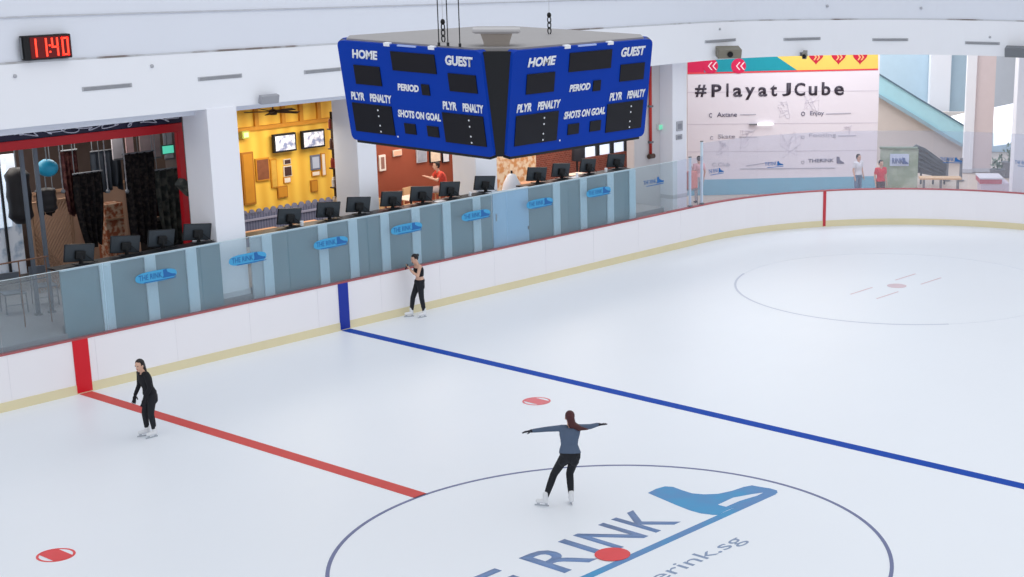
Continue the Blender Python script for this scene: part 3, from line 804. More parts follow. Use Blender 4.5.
cloth('hanging_cloth', 92, 122, 150, 190, 18.9, mat('slate_cloth', (76, 84, 96), 0.8, vary=0.2), 'slate grey cloth hanging high behind the nets', 'cloth', 0.9, seed=4)
cloth('hanging_cloth', 140, 158, 176, 216, 18.7, MAROON, 'maroon patterned cloth hanging behind the tall net curtain', 'cloth', 0.9, seed=5)
cloth('hanging_cloth', 36, 56, 190, 214, 18.7, NET, 'black cloth bundle under the turquoise ball', 'cloth', 0.7, seed=6)
cloth('camouflage_cover', 158, 186, 168, 244, 17.9, CAMO, 'grey green camouflage cover hanging beside the red upright', 'cover', 0.75, seed=7)
# lattice partition and props
pa, pb = at(38, 204, 19.2), at(70, 248, 19.2)
t = thing('wooden_lattice', 'tan wooden lattice screen at the left of the gym', 'screen', (pa.x, 19.2, 1.3))
WL = mat('lattice_tan', (158, 126, 104), 0.7, vary=0.15, scale=5)
bm = NB(); x0, x1, z0, z1 = pa.x-0.2, pb.x+0.1, 1.35, pa.z
n = 12
for k in range(-n, n+1):
    for s in (1, -1):
        c0 = x0+(x1-x0)*k/n*1.0; hgt = z1-z0
        A = V(c0, 19.2+0.01*s, z0); B = V(c0+s*hgt*0.7, 19.2+0.01*s, z1)
        # clip to the frame
        def clip(P_, Q_):
            d = Q_-P_; t0, t1 = 0, 1
            for lo, hi in ((x0, x1),):
                if abs(d.x) > 1e-6:
                    ta, tb = (lo-P_.x)/d.x, (hi-P_.x)/d.x
                    t0 = max(t0, min(ta, tb)); t1 = min(t1, max(ta, tb))
            return (P_+d*t0, P_+d*t1) if t1-t0 > 0.05 else None
        r_ = clip(A, B)
        if r_: tube(bm, r_, 0.018, 4)
obj('lattice', bm, WL, t)
bx('frame', WL, t, x0-0.04, x0, 19.15, 19.25, 1.3, z1+0.05); bx('frame', WL, t, x1, x1+0.04, 19.15, 19.25, 1.3, z1+0.05); bx('top_rail', WL, t, x0, x1, 19.15, 19.25, z1, z1+0.05)
# back partition boards with tan colour
pa = at(30, 196, 20.3); pb = at(120, 250, 20.3)
t = thing('tan_partition', 'tan panel partition at the back of the gym', 'partition', (pa.x, 20.3, 1.3))
bx('panel', mat('panel_tan', (150, 122, 106), 0.7, vary=0.2, scale=1.6), t, pa.x, pb.x+1.2, 20.3, 20.36, 1.3, pa.z)
bx('top_rail', WL, t, pa.x, pb.x+1.2, 20.27, 20.39, pa.z, pa.z+0.06)
for k in range(4): bx('post', WL, t, pa.x+k*1.3, pa.x+k*1.3+0.06, 20.25, 20.3, 1.3, pa.z)
# pale upper shelf boxes near the header
for i, (x0, x1, rgb, lb) in enumerate(((112, 122, (206, 200, 206), 'left, near the chains'), (126, 133, (216, 180, 180), 'second, pinkish'), (140, 160, (190, 170, 170), 'third, widest'), (164, 172, (206, 210, 216), 'last, above the green exit sign'))):
    a = at(x0, 145, 18.6); b = at(x1, 138, 18.6)
    t = thing('poster_board', 'pale poster board high in the gym front, '+lb, 'poster', (a.x, 18.6, a.z-0.35))
    bx('board', mat('poster_%d' % i, rgb, 0.6, vary=0.2, scale=6), t, a.x, b.x, 18.6, 18.63, a.z-0.35, 5.0, 0.005)
    bm = NB(); tube(bm, [((a.x+b.x)/2, 18.62, 4.99), ((a.x+b.x)/2, 18.62, 5.5)], 0.02, 6); obj('hanger', bm, GREY, t)
    bx('edge', GREY, t, a.x, b.x, 18.58, 18.6, a.z-0.37, a.z-0.33)
p = at(168, 149.5, 18.2)
t = thing('exit_sign', 'small green glowing exit sign high in the dark gym', 'sign', p)
bx('case', mat('sign_case', (60, 90, 86), 0.5), t, p.x-0.17, p.x+0.17, 18.2, 18.26, p.z-0.11, p.z+0.11, 0.01)
bx('face', mat('exit_green2', (90, 214, 180), 0.4, emit=(90, 214, 180), estr=0.7), t, p.x-0.15, p.x+0.15, 18.19, 18.2, p.z-0.09, p.z+0.09)
bm = NB(); tube(bm, [(p.x, 18.23, p.z+0.11), (p.x, 18.23, 5.5)], 0.012, 6); obj('hanger', bm, GREY, t)
# chains / thin poles
for px, lb in ((59, 'left of the round black net'), (104, 'right of the round black net'), (123, 'before the tall net curtain')):
    a = at(px, 140, 17.7); b = at(px+4, 190, 17.7)
    t = thing('hanging_chain', 'thin light grey chain hanging in the gym front, '+lb, 'chain', (b.x, 17.7, b.z))
    bm = NB()
    n = 18
    for k in range(n):
        z = 5.5+(b.z-5.5)*k/n
        ell(bm, (b.x, 17.7, z-0.07), 0.02 if k % 2 else 0.008, 0.008 if k % 2 else 0.02, 0.09, n=8, m=5)
    obj('links', bm, mat('chain_grey', (150, 150, 156), 0.4, metal=0.5), t, True)
    bm = NB(); ell(bm, (b.x, 17.7, b.z-0.03), 0.05, 0.05, 0.05); obj('hook', bm, GREY, t, True)
# dark box, white mannequin-like figure, orange goods behind screens
pa, pb = at(148, 222, 18.6), at(180, 244, 18.6)
t = thing('dark_cabinet', 'low black cabinet behind the third screen in the gym', 'cabinet', (pa.x, 18.6, 1.3))
bx('body', DARKER, t, pa.x, pb.x, 18.5, 19.0, 1.3, pa.z, 0.02); bx('door', DARK, t, pa.x+0.05, (pa.x+pb.x)/2-0.01, 18.48, 18.5, 1.35, pa.z-0.05); bx('door', DARK, t, (pa.x+pb.x)/2+0.01, pb.x-0.05, 18.48, 18.5, 1.35, pa.z-0.05)
pa, pb = at(104, 205, 19.4), at(126, 238, 19.4)
t = thing('orange_goods_shelf', 'shelf with orange and brown goods between the black nets', 'shelf', (pa.x, 19.4, 1.3))
bx('body', two_tone('goods', (150, 84, 56), (196, 168, 146), 7, 0.8), t, pa.x, pb.x, 19.4, 19.8, 1.3, pa.z, 0.02)
for k in range(3): bx('shelf_board', WL, t, pa.x-0.02, pb.x+0.02, 19.36, 19.4, 1.7+k*0.5, 1.74+k*0.5)
pa = at(171, 212, 18.6)
t = thing('white_bust', 'small white mannequin bust on the black cabinet', 'mannequin', (pa.x, 18.7, 2.55))
bm = NB(); zc = at(148, 222, 18.6).z
ell(bm, (pa.x, 18.75, zc+0.30), 0.09, 0.1, 0.12); seg(bm, (pa.x, 18.75, zc+0.2), (pa.x, 18.75, zc+0.12), 0.05, 0.06); ell(bm, (pa.x, 18.75, zc+0.07), 0.17, 0.1, 0.1)
obj('bust', bm, mat('bust_white', (214, 204, 204), 0.6), t, True); bx('plinth', GREY, t, pa.x-0.1, pa.x+0.1, 18.65, 18.85, zc, zc+0.03)
# angled floodlight on the shop corner
p = at(186, 188, 16.72)
t = thing('floodlight', 'grey green floodlight angled out beside the first column', 'lamp', p)
M = Matrix.Translation(p) @ Matrix.Rotation(0.8, 4, 'Y')
bm = NB(); box(bm, -0.24, 0.2, -0.12, 0.12, -0.11, 0.11, M, 0.03); obj('housing', bm, CAMO, t)
bm = NB(); box(bm, 0.2, 0.25, -0.08, 0.08, -0.08, 0.08, M, 0.01); obj('front', bm, DARKER, t)
bm = NB(); tube(bm, [p, V(4.2, 16.5, p.z+0.2), V(4.2, 16.3, p.z+0.2)], 0.02, 8); obj('arm', bm, DARK, t)

# ================================================================== YELLOW SHOP
YB = 20.0
def wallspan(px0, px1, Y, py=170): return at(px0, py, Y).x, at(px1, py, Y).x
YPL = bands('yellow_planks', (240, 194, 78), (226, 172, 62), 0.7, 'X', 0.7, 1.5)
bx('wall_yellow', YPL, None, 7.4, 11.9, YB, YB+0.15, 1.3, 5.5, kind='structure')
bx('wall_wainscot', bands('slate_planks', (112, 116, 140), (86, 90, 116), 3.5, 'X', 0.7), None, 7.4, 11.6, YB-0.06, YB-0.001, 1.3, at(290, 206, YB).z, kind='structure')
bm = NB()
for k in range(17):
    x_ = 7.6+k*0.235
    if x_ < 11.5: disc(bm, (x_, 0), 0.085, 0, 0.03, 12, Matrix.Translation((0, YB-0.03, at(290, 206, YB).z)) @ Matrix.Rotation(PI/2, 4, 'X'))
obj('trim_10', bm, mat('scallop', (124, 126, 150), 0.7), kind='structure')
bx('trim_4', mat('chair_rail', (150, 150, 172), 0.6), None, 7.4, 11.6, YB-0.09, YB-0.061, at(290, 214, YB).z, at(290, 212, YB).z, kind='structure')
def onback(name, lb, cat, x0, y0, x1, y1, Y, m, frame=None, fm=None, d=0.05, group=None, inner=None):
    a = at((x0+x1)/2, y0, Y-d); b = at((x0+x1)/2, y1, Y-d)
    xa = at(x0, (y0+y1)/2, Y-d).x; xb = at(x1, (y0+y1)/2, Y-d).x
    t = thing(name, lb, cat, ((xa+xb)/2, Y-d/2, b.z), group=group)
    if frame:
        bx('frame', fm or DARK, t, xa, xb, Y-d, Y-0.003, b.z, a.z, 0.008)
        bx(inner or 'picture', m, t, xa+frame, xb-frame, Y-d-0.006, Y-d, b.z+frame, a.z-frame)
    else:
        bx(inner or 'panel', m, t, xa, xb, Y-d, Y-0.003, b.z, a.z, 0.008)
    return t, xa, xb, b.z, a.z
SCRN = two_tone('tv_picture', (120, 128, 160), (236, 232, 236), 7, 0.3, 0.40, 0.6)
_nt = SCRN.node_tree; _b = _nt.nodes['Principled BSDF']; _b.inputs['Emission Strength'].default_value = 0.35
_nt.links.new([n for n in _nt.nodes if n.type == 'VALTORGB'][0].outputs['Color'], _b.inputs['Emission Color'])
for x0, x1, y0, y1, lb in ((274, 296.5, 133.5, 152, 'left of the two'), (302.5, 325, 130, 148, 'right of the two')):
    t, xa, xb, za, zb = onback('television', 'black-framed wall television in the yellow shop, '+lb, 'television', x0, y0, x1, y1, YB-0.12, SCRN, 0.05, DARKER, 0.1, 'televisions on the yellow wall', 'tv_screen')
    bx('wall_mount', DARK, t, (xa+xb)/2-0.1, (xa+xb)/2+0.1, YB-0.13, YB-0.002, za+0.1, zb-0.1)
ORW = mat('orange_wood', (196, 132, 34), 0.6, vary=0.15, scale=4)
PAP = mat('print_pale', (226, 214, 200), 0.6, vary=0.15, scale=9)
PAPD = mat('print_dark', (70, 44, 40), 0.6, vary=0.3, scale=9)
onback('picture', 'dark brown picture on the yellow wall below the left television', 'picture', 256, 158, 270, 181, YB, mat('print_brown', (128, 76, 50), 0.6, vary=0.4, scale=7), 0.04, ORW)
onback('picture', 'narrow tan picture beside the dark brown one on the yellow wall', 'picture', 271, 159, 277.5, 188, YB, mat('print_tan', (206, 160, 66), 0.6, vary=0.25, scale=7), 0.03, ORW)
onback('picture', 'small black picture high on the pale board of the yellow wall', 'picture', 284, 159, 291, 164.5, YB, PAPD, 0.02, PAP)
onback('picture', 'square black picture in the middle of the yellow wall', 'picture', 284, 166, 292, 176.5, YB, PAPD, 0.02, PAP)
onback('picture', 'pale card hanging under the square black picture', 'picture', 284, 177, 291, 183, YB, PAP, 0.02, ORW)
onback('mirror', 'grey framed mirror under the right television', 'mirror', 311, 155, 320.5, 170, YB, mat('mirror_grey', (178, 186, 206), 0.2), 0.05, mat('frame_slate', (104, 108, 130), 0.5), inner='mirror_glass')
onback('picture', 'slim pale picture right of the grey mirror', 'picture', 321.5, 153, 326, 176, YB, PAP, 0.03, ORW)
onback('picture', 'pale card under the grey mirror', 'picture', 312, 171, 320, 176, YB, PAP, 0.02, ORW)
onback('wooden_hatch', 'orange brown wooden hatch low on the yellow wall, under the black pictures', 'hatch', 278, 186, 288, 198, YB, ORW, 0.03, mat('hatch_frame', (170, 110, 30), 0.6), inner='door')
onback('wooden_hatch', 'orange brown wooden hatch low on the yellow wall, under the mirror', 'hatch', 311, 180, 318, 192, YB, ORW, 0.03, mat('hatch_frame', (170, 110, 30), 0.6), inner='door')
onback('wooden_hatch', 'tall orange wooden panel at the left of the yellow wall', 'hatch', 243, 152, 255, 205, YB, ORW, 0.05, mat('hatch_frame', (170, 110, 30), 0.6), inner='door')
p = at(246, 135, YB-0.2)
t = thing('exit_sign', 'small round green exit light on the yellow wall', 'sign', p)
bx('case', mat('sign_yellowgreen', (190, 190, 90), 0.5), t, p.x-0.12, p.x+0.12, YB-0.2, YB, p.z-0.1, p.z+0.1, 0.02)
bx('face', mat('lamp_green', (190, 240, 150), 0.4, emit=(190, 240, 150), estr=0.8), t, p.x-0.07, p.x+0.07, YB-0.215, YB-0.2, p.z-0.06, p.z+0.06)
# dark ceiling fan
p = at(273, 111.5, 18.6)
t = thing('ceiling_fan', 'dark brown ceiling fan in the yellow shop', 'fan', (p.x, 18.6, p.z))
FB = mat('fan_brown', (52, 32, 20), 0.6)
bm = NB(); tube(bm, [(p.x, 18.6, p.z-0.08), (p.x, 18.6, p.z+0.02), (p.x, 18.6, p.z+0.06)], [0.09, 0.13, 0.04], 14); obj('motor', bm, FB, t)
bm = NB(); tube(bm, [(p.x, 18.6, p.z+0.05), (p.x, 18.6, 5.5)], 0.02, 8); obj('rod', bm, FB, t)
for k in range(5):
    a = 0.1+2*PI*k/5; M = Matrix.Translation((p.x, 18.6, p.z)) @ Matrix.Rotation(a, 4, 'Z') @ Matrix.Rotation(0.2, 4, 'X')
    bm = NB(); box(bm, 0.12, 0.72, -0.075, 0.075, -0.008, 0.008, M, 0.004); obj('blade', bm, FB, t)
# beams under the ceiling of the yellow shop
for i, px in enumerate((255, 282, 300, 318)):
    x = at(px, 120, YB).x
    bx('trim_%d' % (5+i), ORW, None, x-0.06, x+0.06, YB-0.08, YB-0.002, 4.45, 5.44, kind='structure')
bx('trim_9', ORW, None, 7.4, 11.8, YB-0.1, YB-0.002, 4.36, 4.46, kind='structure')
# pinkish table and bench behind the counter
def cafe_table(px, py, Y, top, lb, r=0.4, zt=None):
    p = at(px, py, Y)
    t = thing('cafe_table', lb, 'table', (p.x, Y, 1.3))
    z = zt or 2.05
    bx('tabletop', top, t, p.x-r, p.x+r, Y-0.35, Y+0.35, z-0.03, z, 0.01)
    bm = NB(); tube(bm, [(p.x, Y, 1.32), (p.x, Y, z-0.03)], 0.035, 10); obj('pedestal', bm, DARK, t)
    bx('foot', DARK, t, p.x-0.22, p.x+0.22, Y-0.22, Y+0.22, 1.3, 1.32, 0.005)
    return t, p
TOPW = mat('table_wood', (206, 158, 130), 0.45, vary=0.1, scale=5)
cafe_table(258, 225, 18.2, TOPW, 'pinkish wooden table at the left of the yellow shop', 0.75)
cafe_table(310, 214, 18.2, TOPW, 'pinkish wooden table between the two yellow shop screens', 0.4)
# jar shelf at right side of the yellow shop
xj = at(336.5, 180, 17.3).x
t = thing('jar_shelf', 'narrow dark shelf of jars between yellow wall and second column', 'shelf', (xj, 17.3, 1.3))
bx('side_panel', FB, t, xj-0.02, xj+0.02, 17.15, 17.4, 1.3, 5.0)
for k in range(7): bx('shelf_board', FB, t, xj-0.14, xj-0.02, 17.15, 17.4, 1.55+k*0.5, 1.58+k*0.5)
rj = random.Random(3)
for k in range(7):
    for j in range(2):
        c_ = rj.choice([(210, 190, 170), (150, 60, 46), (230, 220, 210), (90, 60, 50)])
        z = 1.58+k*0.5
        bm = NB(); yj = 17.21+j*0.12; tube(bm, [(xj-0.08, yj, z), (xj-0.08, yj, z+0.18), (xj-0.08, yj, z+0.22), (xj-0.08, yj, z+0.25)], [0.045, 0.045, 0.03, 0.03], 10)
        tag(obj('jar', bm, mat('jar_%d' % c_[0], c_, 0.3)), 'jar on the narrow dark shelf, %s shelf from the floor, %s' % (ordw[k], 'nearer the counter' if j == 0 else 'nearer the wall'), 'jar', 'jars on the narrow shelf')

# ================================================================== BROWN CAFE AND BRICK CAFE
BRN = mat('brown_wall', (146, 72, 50), 0.7, vary=0.12, scale=2)
bx('wall_brown', BRN, None, 11.9, 15.9, YB, YB+0.15, 1.3, 5.5, kind='structure')
t, *_ = onback('notice', 'small pale square notice on the brown cafe wall', 'notice', 393.5, 150, 402, 156, YB, mat('notice_pink', (236, 176, 150), 0.6), 0.02, PAP, inner='print')
onback('picture', 'grey portrait picture on the brown cafe wall, left one', 'picture', 417, 149, 427, 162.5, YB, mat('print_grey', (150, 154, 166), 0.5, vary=0.3, scale=7), 0.03, mat('frame_silver', (186, 188, 196), 0.4))
onback('picture', 'cream landscape picture on the brown cafe wall, middle one', 'picture', 430, 150, 441, 162.5, YB, mat('print_cream', (226, 204, 180), 0.5, vary=0.2, scale=7), 0.03, DARK)
onback('picture', 'white picture on the brown cafe wall, right one', 'picture', 442.5, 150, 449.5, 162.5, YB, mat('print_white', (220, 220, 226), 0.5, vary=0.15, scale=7), 0.03, DARK)
onback('mirror', 'white-framed upright mirror at the left of the brown cafe', 'mirror', 379.5, 155, 386, 171, YB, mat('mirror_brown', (150, 110, 100), 0.3), 0.06, mat('frame_white', (232, 222, 214), 0.5), inner='mirror_glass')
def wood_chair(px, py, Y, rot, lb):
    p = at(px, py, Y)
    t = thing('wooden_chair', lb, 'chair', (p.x, Y, 1.3), rot, 'pale wooden cafe chairs')
    for nm, b in (('seat', (-0.21, 0.21, -0.21, 0.21, 0.44, 0.47)), ('backrest', (-0.2, 0.2, 0.19, 0.22, 0.62, 0.95))):
        bm = NB(); box(bm, *b, None, 0.01); obj(nm, bm, WOODY, t, local=True)
    for sx, sy in ((-1, -1), (1, -1), (-1, 1), (1, 1)):
        bm = NB(); tube(bm, [(sx*0.18, sy*0.18, 0.95 if sy > 0 else 0.45), (sx*0.2, sy*0.2, 0.0)], 0.02, 8); obj('leg', bm, WOODY, t, local=True)
    return t
wood_chair(396, 180, 18.3, 1.3, 'pale wooden chair left of the white cafe table')
wood_chair(457, 180, 19.3, -1.4, 'pale wooden chair right of the seated diner in red')
wood_chair(412, 175, 19.5, 0.2, 'pale wooden chair against the brown wall behind the white table')
wood_chair(384, 176, 18.9, 1.5, 'pale wooden chair beside the white-framed mirror')
cafe_table(410, 176, 18.8, mat('table_white', (238, 220, 206), 0.5), 'square white cafe table with a dark pedestal in the brown cafe', 0.42, 2.6-0.45)
# cafe right of column three
bx('wall_orange', bands('orange_planks', (206, 128, 62), (184, 106, 46), 2.2, 'X', 0.6, 2), None, 15.9, 16.75, YB-0.25, YB-0.1, 1.3, 5.5, kind='structure')
onb = YB-0.1
bx('wall_mural', two_tone('mural', (214, 150, 96), (240, 214, 184), 5, 0.7, 0.42, 0.55), None, 16.75, 19.05, YB-0.2, YB-0.05, 1.3, 5.5, kind='structure')
BRK = bricks('brick_wall', (142, 70, 54), (118, 54, 44), (150, 108, 92), 4.0)
xs = [at(px, 160, YB).x for px in (548, 582, 625, 662)]
bx('wall_brick', BRK, None, 19.05, xs[1]-0.02, YB-0.1, YB+0.1, 1.3, 5.5, kind='structure')
bx('wall_brick', BRK, None, xs[2]+0.02, 24.6, YB-0.1, YB+0.1, 1.3, 5.5, kind='structure')
wz0, wz1 = 2.2, 4.4
bx('wall_brick', BRK, None, xs[1]-0.02, xs[2]+0.02, YB-0.1, YB+0.1, 1.3, wz0, kind='structure')
bx('wall_brick', BRK, None, xs[1]-0.02, xs[2]+0.02, YB-0.1, YB+0.1, wz1, 5.5, kind='structure')
t = thing('window_2', 'bright three-light window in the brick cafe wall', 'window', (xs[1], YB, wz0)); t['kind'] = 'structure'
wm = mat('window_day', (226, 236, 250), 0.4, emit=(222, 234, 252), estr=0.75)
for k in range(3):
    a = xs[1]+(xs[2]-xs[1])*k/3; b = xs[1]+(xs[2]-xs[1])*(k+1)/3
    bx('window_pane', wm, t, a+0.07, b-0.07, YB+0.0, YB+0.02, wz0, wz1)
    bx('window_mullion', DARK, t, a-0.07, a+0.07, YB-0.08, YB+0.05, wz0, wz1)
bx('window_mullion', DARK, t, xs[2]-0.07, xs[2], YB-0.08, YB+0.05, wz0, wz1)
bx('wall_end', mat('cafe_end_wall', (170, 160, 158), 0.7), None, 24.6, 24.75, 18.35, 24.5, 0, 5.5, kind='structure')
onback('picture', 'orange picture on the brick wall right of the bright window', 'picture', 629, 141, 639, 150, YB-0.1, mat('print_orange', (226, 150, 96), 0.6, vary=0.3, scale=6), 0.03, WOODY)
cafe_table(527, 178, 18.4, TOPW, 'pinkish wooden table behind the pale blue gate', 0.6)
t, p = cafe_table(579, 172, 18.4, mat('table_white', (238, 220, 206), 0.5), 'white cafe table before the brown brick wall', 0.35)
t = thing('coat_stand', 'dark coat stand left of the bright cafe window', 'coat stand', (at(577, 160, 19.3).x, 19.3, 1.3)); xx = t.location.x
bm = NB(); tube(bm, [(xx, 19.3, 1.3), (xx, 19.3, 3.4)], 0.03, 8); obj('pole', bm, DARK, t)
bm = NB(); tube(bm, [(xx, 19.25, 3.3), (xx, 19.22, 2.9), (xx, 19.25, 2.3)], [0.1, 0.2, 0.22], 12); obj('coat', bm, mat('coat_grey', (66, 70, 80), 0.9), t, True)
bx('foot', DARK, t, xx-0.2, xx+0.2, 19.1, 19.5, 1.3, 1.33)

# ================================================================== SCOREBOARD
SX, SY, ZT, SW, SA, TILT, SH = 0.06, 2.33, 8.08, 3.12, 1.89, 0.128, 1.55
sb = thing('scoreboard', 'blue four-sided hanging ice hockey scoreboard with HOME and GUEST panels', 'scoreboard', (SX, SY, ZT-SH))
def face(idx):
    R = Matrix.Rotation(idx*PI/2, 4, 'Z')
    c0 = V(SX, SY, 0)
    Xd = (R @ V(1, 0, 0)); Nn = (R @ V(0, -1, 0))
    Yd = (EZ*math.cos(TILT)+Nn*math.sin(TILT)).normalized()       # up the face, leaning outwards at the top
    TL = c0 + Nn*SA + EZ*ZT - Xd*SW/2
    nrm = Xd.cross(Yd).normalized()
    def P_(u, v, d=0): return TL + Xd*(u*SW) - Yd*(v*SH) + nrm*d
    def slab(name, u0, v0, u1, v1, d0, d1, m, bev=0.0, parent=None):
        bm = NB()
        a = [P_(u, v, d) for u in (u0, u1) for v in (v1, v0) for d in (d0, d1)]
        vs = [bm.verts.new(p) for p in a]
        for f in ((0, 1, 3, 2), (4, 6, 7, 5), (0, 4, 5, 1), (2, 3, 7, 6), (0, 2, 6, 4), (1, 5, 7, 3)): bm.faces.new([vs[i] for i in f])
        if bev: bmesh.ops.bevel(bm, geom=list(bm.edges), offset=bev, segments=2, affect='EDGES')
        return obj(name, bm, m, parent or sb)
    pn = NB()
    # rounded rectangle body
    pts = []
    rr = 0.09
    for cx_, cy_, a0 in ((SW-rr, SH-rr, 0), (rr, SH-rr, PI/2), (rr, rr, PI), (SW-rr, rr, 1.5*PI)):
        for k in range(5): pts.append((cx_+rr*math.cos(a0+PI/2*k/4), cy_+rr*math.sin(a0+PI/2*k/4)))
    prism(pn, pts, P_(0, 1, -0.14), Xd, Yd, 0.14)
    body = obj('face_panel', pn, SB_BLUE, sb)
    slab('bottom_rail', 0.03, 0.985, 0.97, 1.03, -0.16, -0.02, SB_BLACK)
    def tx(s, u0, v0, u1, v1):
        text('lettering', s, SB_WHITE, body, P_(u0, v1, 0.004), Xd, Yd, (u1-u0)*SW, (v1-v0)*SH, 0.004, shear=0.18, bold=0.045)
    if idx in (0, 3):
        D = lambda u0, v0, u1, v1: slab('digit_display', u0, v0, u1, v1, 0.0, 0.012, SB_SCREEN, parent=body)
        tx('HOME', .10, .075, .29, .165); D(.10, .23, .29, .42)
        D(.385, .065, .69, .25); tx('GUEST', .76, .06, .945, .155); D(.765, .23, .95, .40)
        tx('PERIOD', .40, .375, .55, .445); D(.57, .36, .625, .465)
        tx('PLYR', .045, .505, .145, .585); tx('PENALTY', .185, .505, .345, .585); D(.045, .615, .335, .905)
        tx('PLYR', .70, .505, .795, .585); tx('PENALTY', .835, .505, .975, .585); D(.69, .615, .965, .905)
        tx('SHOTS ON GOAL', .375, .635, .675, .71); D(.41, .765, .49, .87); D(.57, .765, .65, .87)
        bm = NB()
        for u, v in ((.235, .665), (.235, .725), (.235, .82), (.235, .88), (.355, .91), (.87, .665), (.87, .725), (.87, .82), (.87, .88)):
            c = P_(u, v, 0.014); r = 0.014
            prism(bm, [(r*math.cos(k*PI/4), r*math.sin(k*PI/4)) for k in range(8)], c, Xd, Yd, 0.004)
        obj('indicator_dot', bm, SB_WHITE, body)
    for u0, u1 in ((.345, .385), (.655, .695)): slab('top_clip', u0, -0.012, u1, 0.02, -0.05, 0.012, SB_WHITE)
    slab('light_strip', .44, -0.002, .57, 0.012, -0.02, 0.01, mat('strip_pale', (170, 190, 240), 0.4))
    return P_
PF = [face(i) for i in range(4)]
# black corner wedges between the faces
for i in range(4):
    A, B = PF[i], PF[(i+1) % 4]
    bm = NB()
    top = [A(1, 0.01, -0.05), B(0, 0.01, -0.05)]; bot = [A(1, 1.0, -0.05), B(0, 1.0, -0.05)]
    cc = V(SX, SY, 0)
    def inn(p, k=0.9): q = cc+(V(p.x, p.y, 0)-cc)*k; return V(q.x, q.y, p.z)
    vs = [bm.verts.new(p) for p in (top[0], top[1], inn(top[1]), inn(top[0]), bot[0], bot[1], inn(bot[1]), inn(bot[0]))]
    for f in ((0, 1, 2, 3), (4, 7, 6, 5), (0, 4, 5, 1), (1, 5, 6, 2), (2, 6, 7, 3), (3, 7, 4, 0)): bm.faces.new([vs[k] for k in f])
    obj('corner_panel', bm, SB_BLACK, sb)
bm = NB()
oc = [(-SW/2, -SA+0.03), (SW/2, -SA+0.03), (SA-0.03, -SW/2), (SA-0.03, SW/2), (SW/2, SA-0.03), (-SW/2, SA-0.03), (-SA+0.03, SW/2), (-SA+0.03, -SW/2)]
ocp = [(x*(SW/2-0.16)/(SW/2) if abs(x) < SA-0.1 else x*0.985, y*(SW/2-0.16)/(SW/2) if abs(y) < SA-0.1 else y*0.985) for x, y in oc]
rings(bm, [[V(SX+x, SY+y, z) for x, y in ocp] for z in (ZT-0.05, ZT+0.035)])
obj('roof_plate', bm, SB_TOP, sb)
bm = NB(); rings(bm, [[V(SX+x*0.86, SY+y*0.86, z) for x, y in oc] for z in (ZT-SH+0.02, ZT-SH+0.05)]); obj('floor_plate', bm, SB_BLACK, sb)
# beige funnel with flat cap on the roof plate near the front corner
q_ = V(SX-1.30, SY-1.30, 0); fx = (q_-V(SX, SY, 0)).normalized()
def sq(c, w_, d_, z, ax):
    X = V(-ax.y, ax.x, 0); return [V(c.x, c.y, z)+X*sx*w_/2+ax*sy*d_/2 for sx, sy in ((-1, -1), (1, -1), (1, 1), (-1, 1))]
bm = NB(); rings(bm, [sq(q_, 0.34, 0.3, ZT-0.05, fx), sq(q_, 0.38, 0.34, ZT+0.1, fx), sq(q_, 0.46, 0.4, ZT+0.22, fx)]); obj('vent_stack', bm, BEIGE_METAL, sb)
bm = NB(); rings(bm, [sq(q_, 0.62, 0.45, ZT+0.22, fx), sq(q_, 0.70, 0.5, ZT+0.25, fx), sq(q_, 0.68, 0.48, ZT+0.28, fx)]); obj('vent_cap', bm, mat('cap_pale', (176, 175, 178), 0.5), sb)
def rope(px0, px1, yb, z_, r, name, lb):
    # from roof plate up to the hall roof; px at the plate and leaning
    b = gz(px0, yb, ZT+0.036); tp = b+V(0, 0, 6)
    t = thing(name, lb, 'rope', b)
    bm = NB(); tube(bm, [b, tp], r, 6); obj('line', bm, DARK, t)
    bm = NB(); tube(bm, [b, b+V(0, 0, 0.05)], 0.02, 8); obj('eye', bm, DARK, t)
    return t
rope(439, 0, 46, 0, 0.008, 'suspension_rope', 'thin dark rope holding the scoreboard, leftmost of the three by the chain')
rope(448, 0, 46, 0, 0.008, 'suspension_rope', 'thin dark rope holding the scoreboard, middle of the three by the chain')
rope(460, 0, 47, 0, 0.008, 'suspension_rope', 'thin dark rope holding the scoreboard, rightmost of the three by the chain')
def chain(px, yb, top, lb):
    b = gz(px, yb, ZT+0.036)
    t = thing('suspension_chain', lb, 'chain', b)
    bm = NB(); z = b.z; k = 0
    while z < b.z+0.22:
        L = [(0.035*math.cos(a)*(1 if k % 2 else 0), 0.035*math.cos(a)*(0 if k % 2 else 1), 0.055*math.sin(a)+0.05) for a in [2*PI*j/12 for j in range(13)]]
        tube(bm, [V(b.x, b.y, z)+V(*q) for q in L], 0.01, 6, False); z += 0.085; k += 1
    obj('links', bm, DARK, t, True)
    bm = NB(); ell(bm, (b.x, b.y, z+0.04), 0.035, 0.035, 0.045); obj('shackle', bm, DARKER, t, True)
    bm = NB(); tube(bm, [(b.x, b.y, z+0.08), (b.x, b.y, b.z+6)], 0.004, 5); obj('wire', bm, mat('wire_pale', (190, 192, 198), 0.5), t)
chain(443.5, 42, 0, 'dark chain with shackle at the left of the scoreboard roof')
chain(549.5, 34, 0, 'dark chain with shackle at the right of the scoreboard roof')

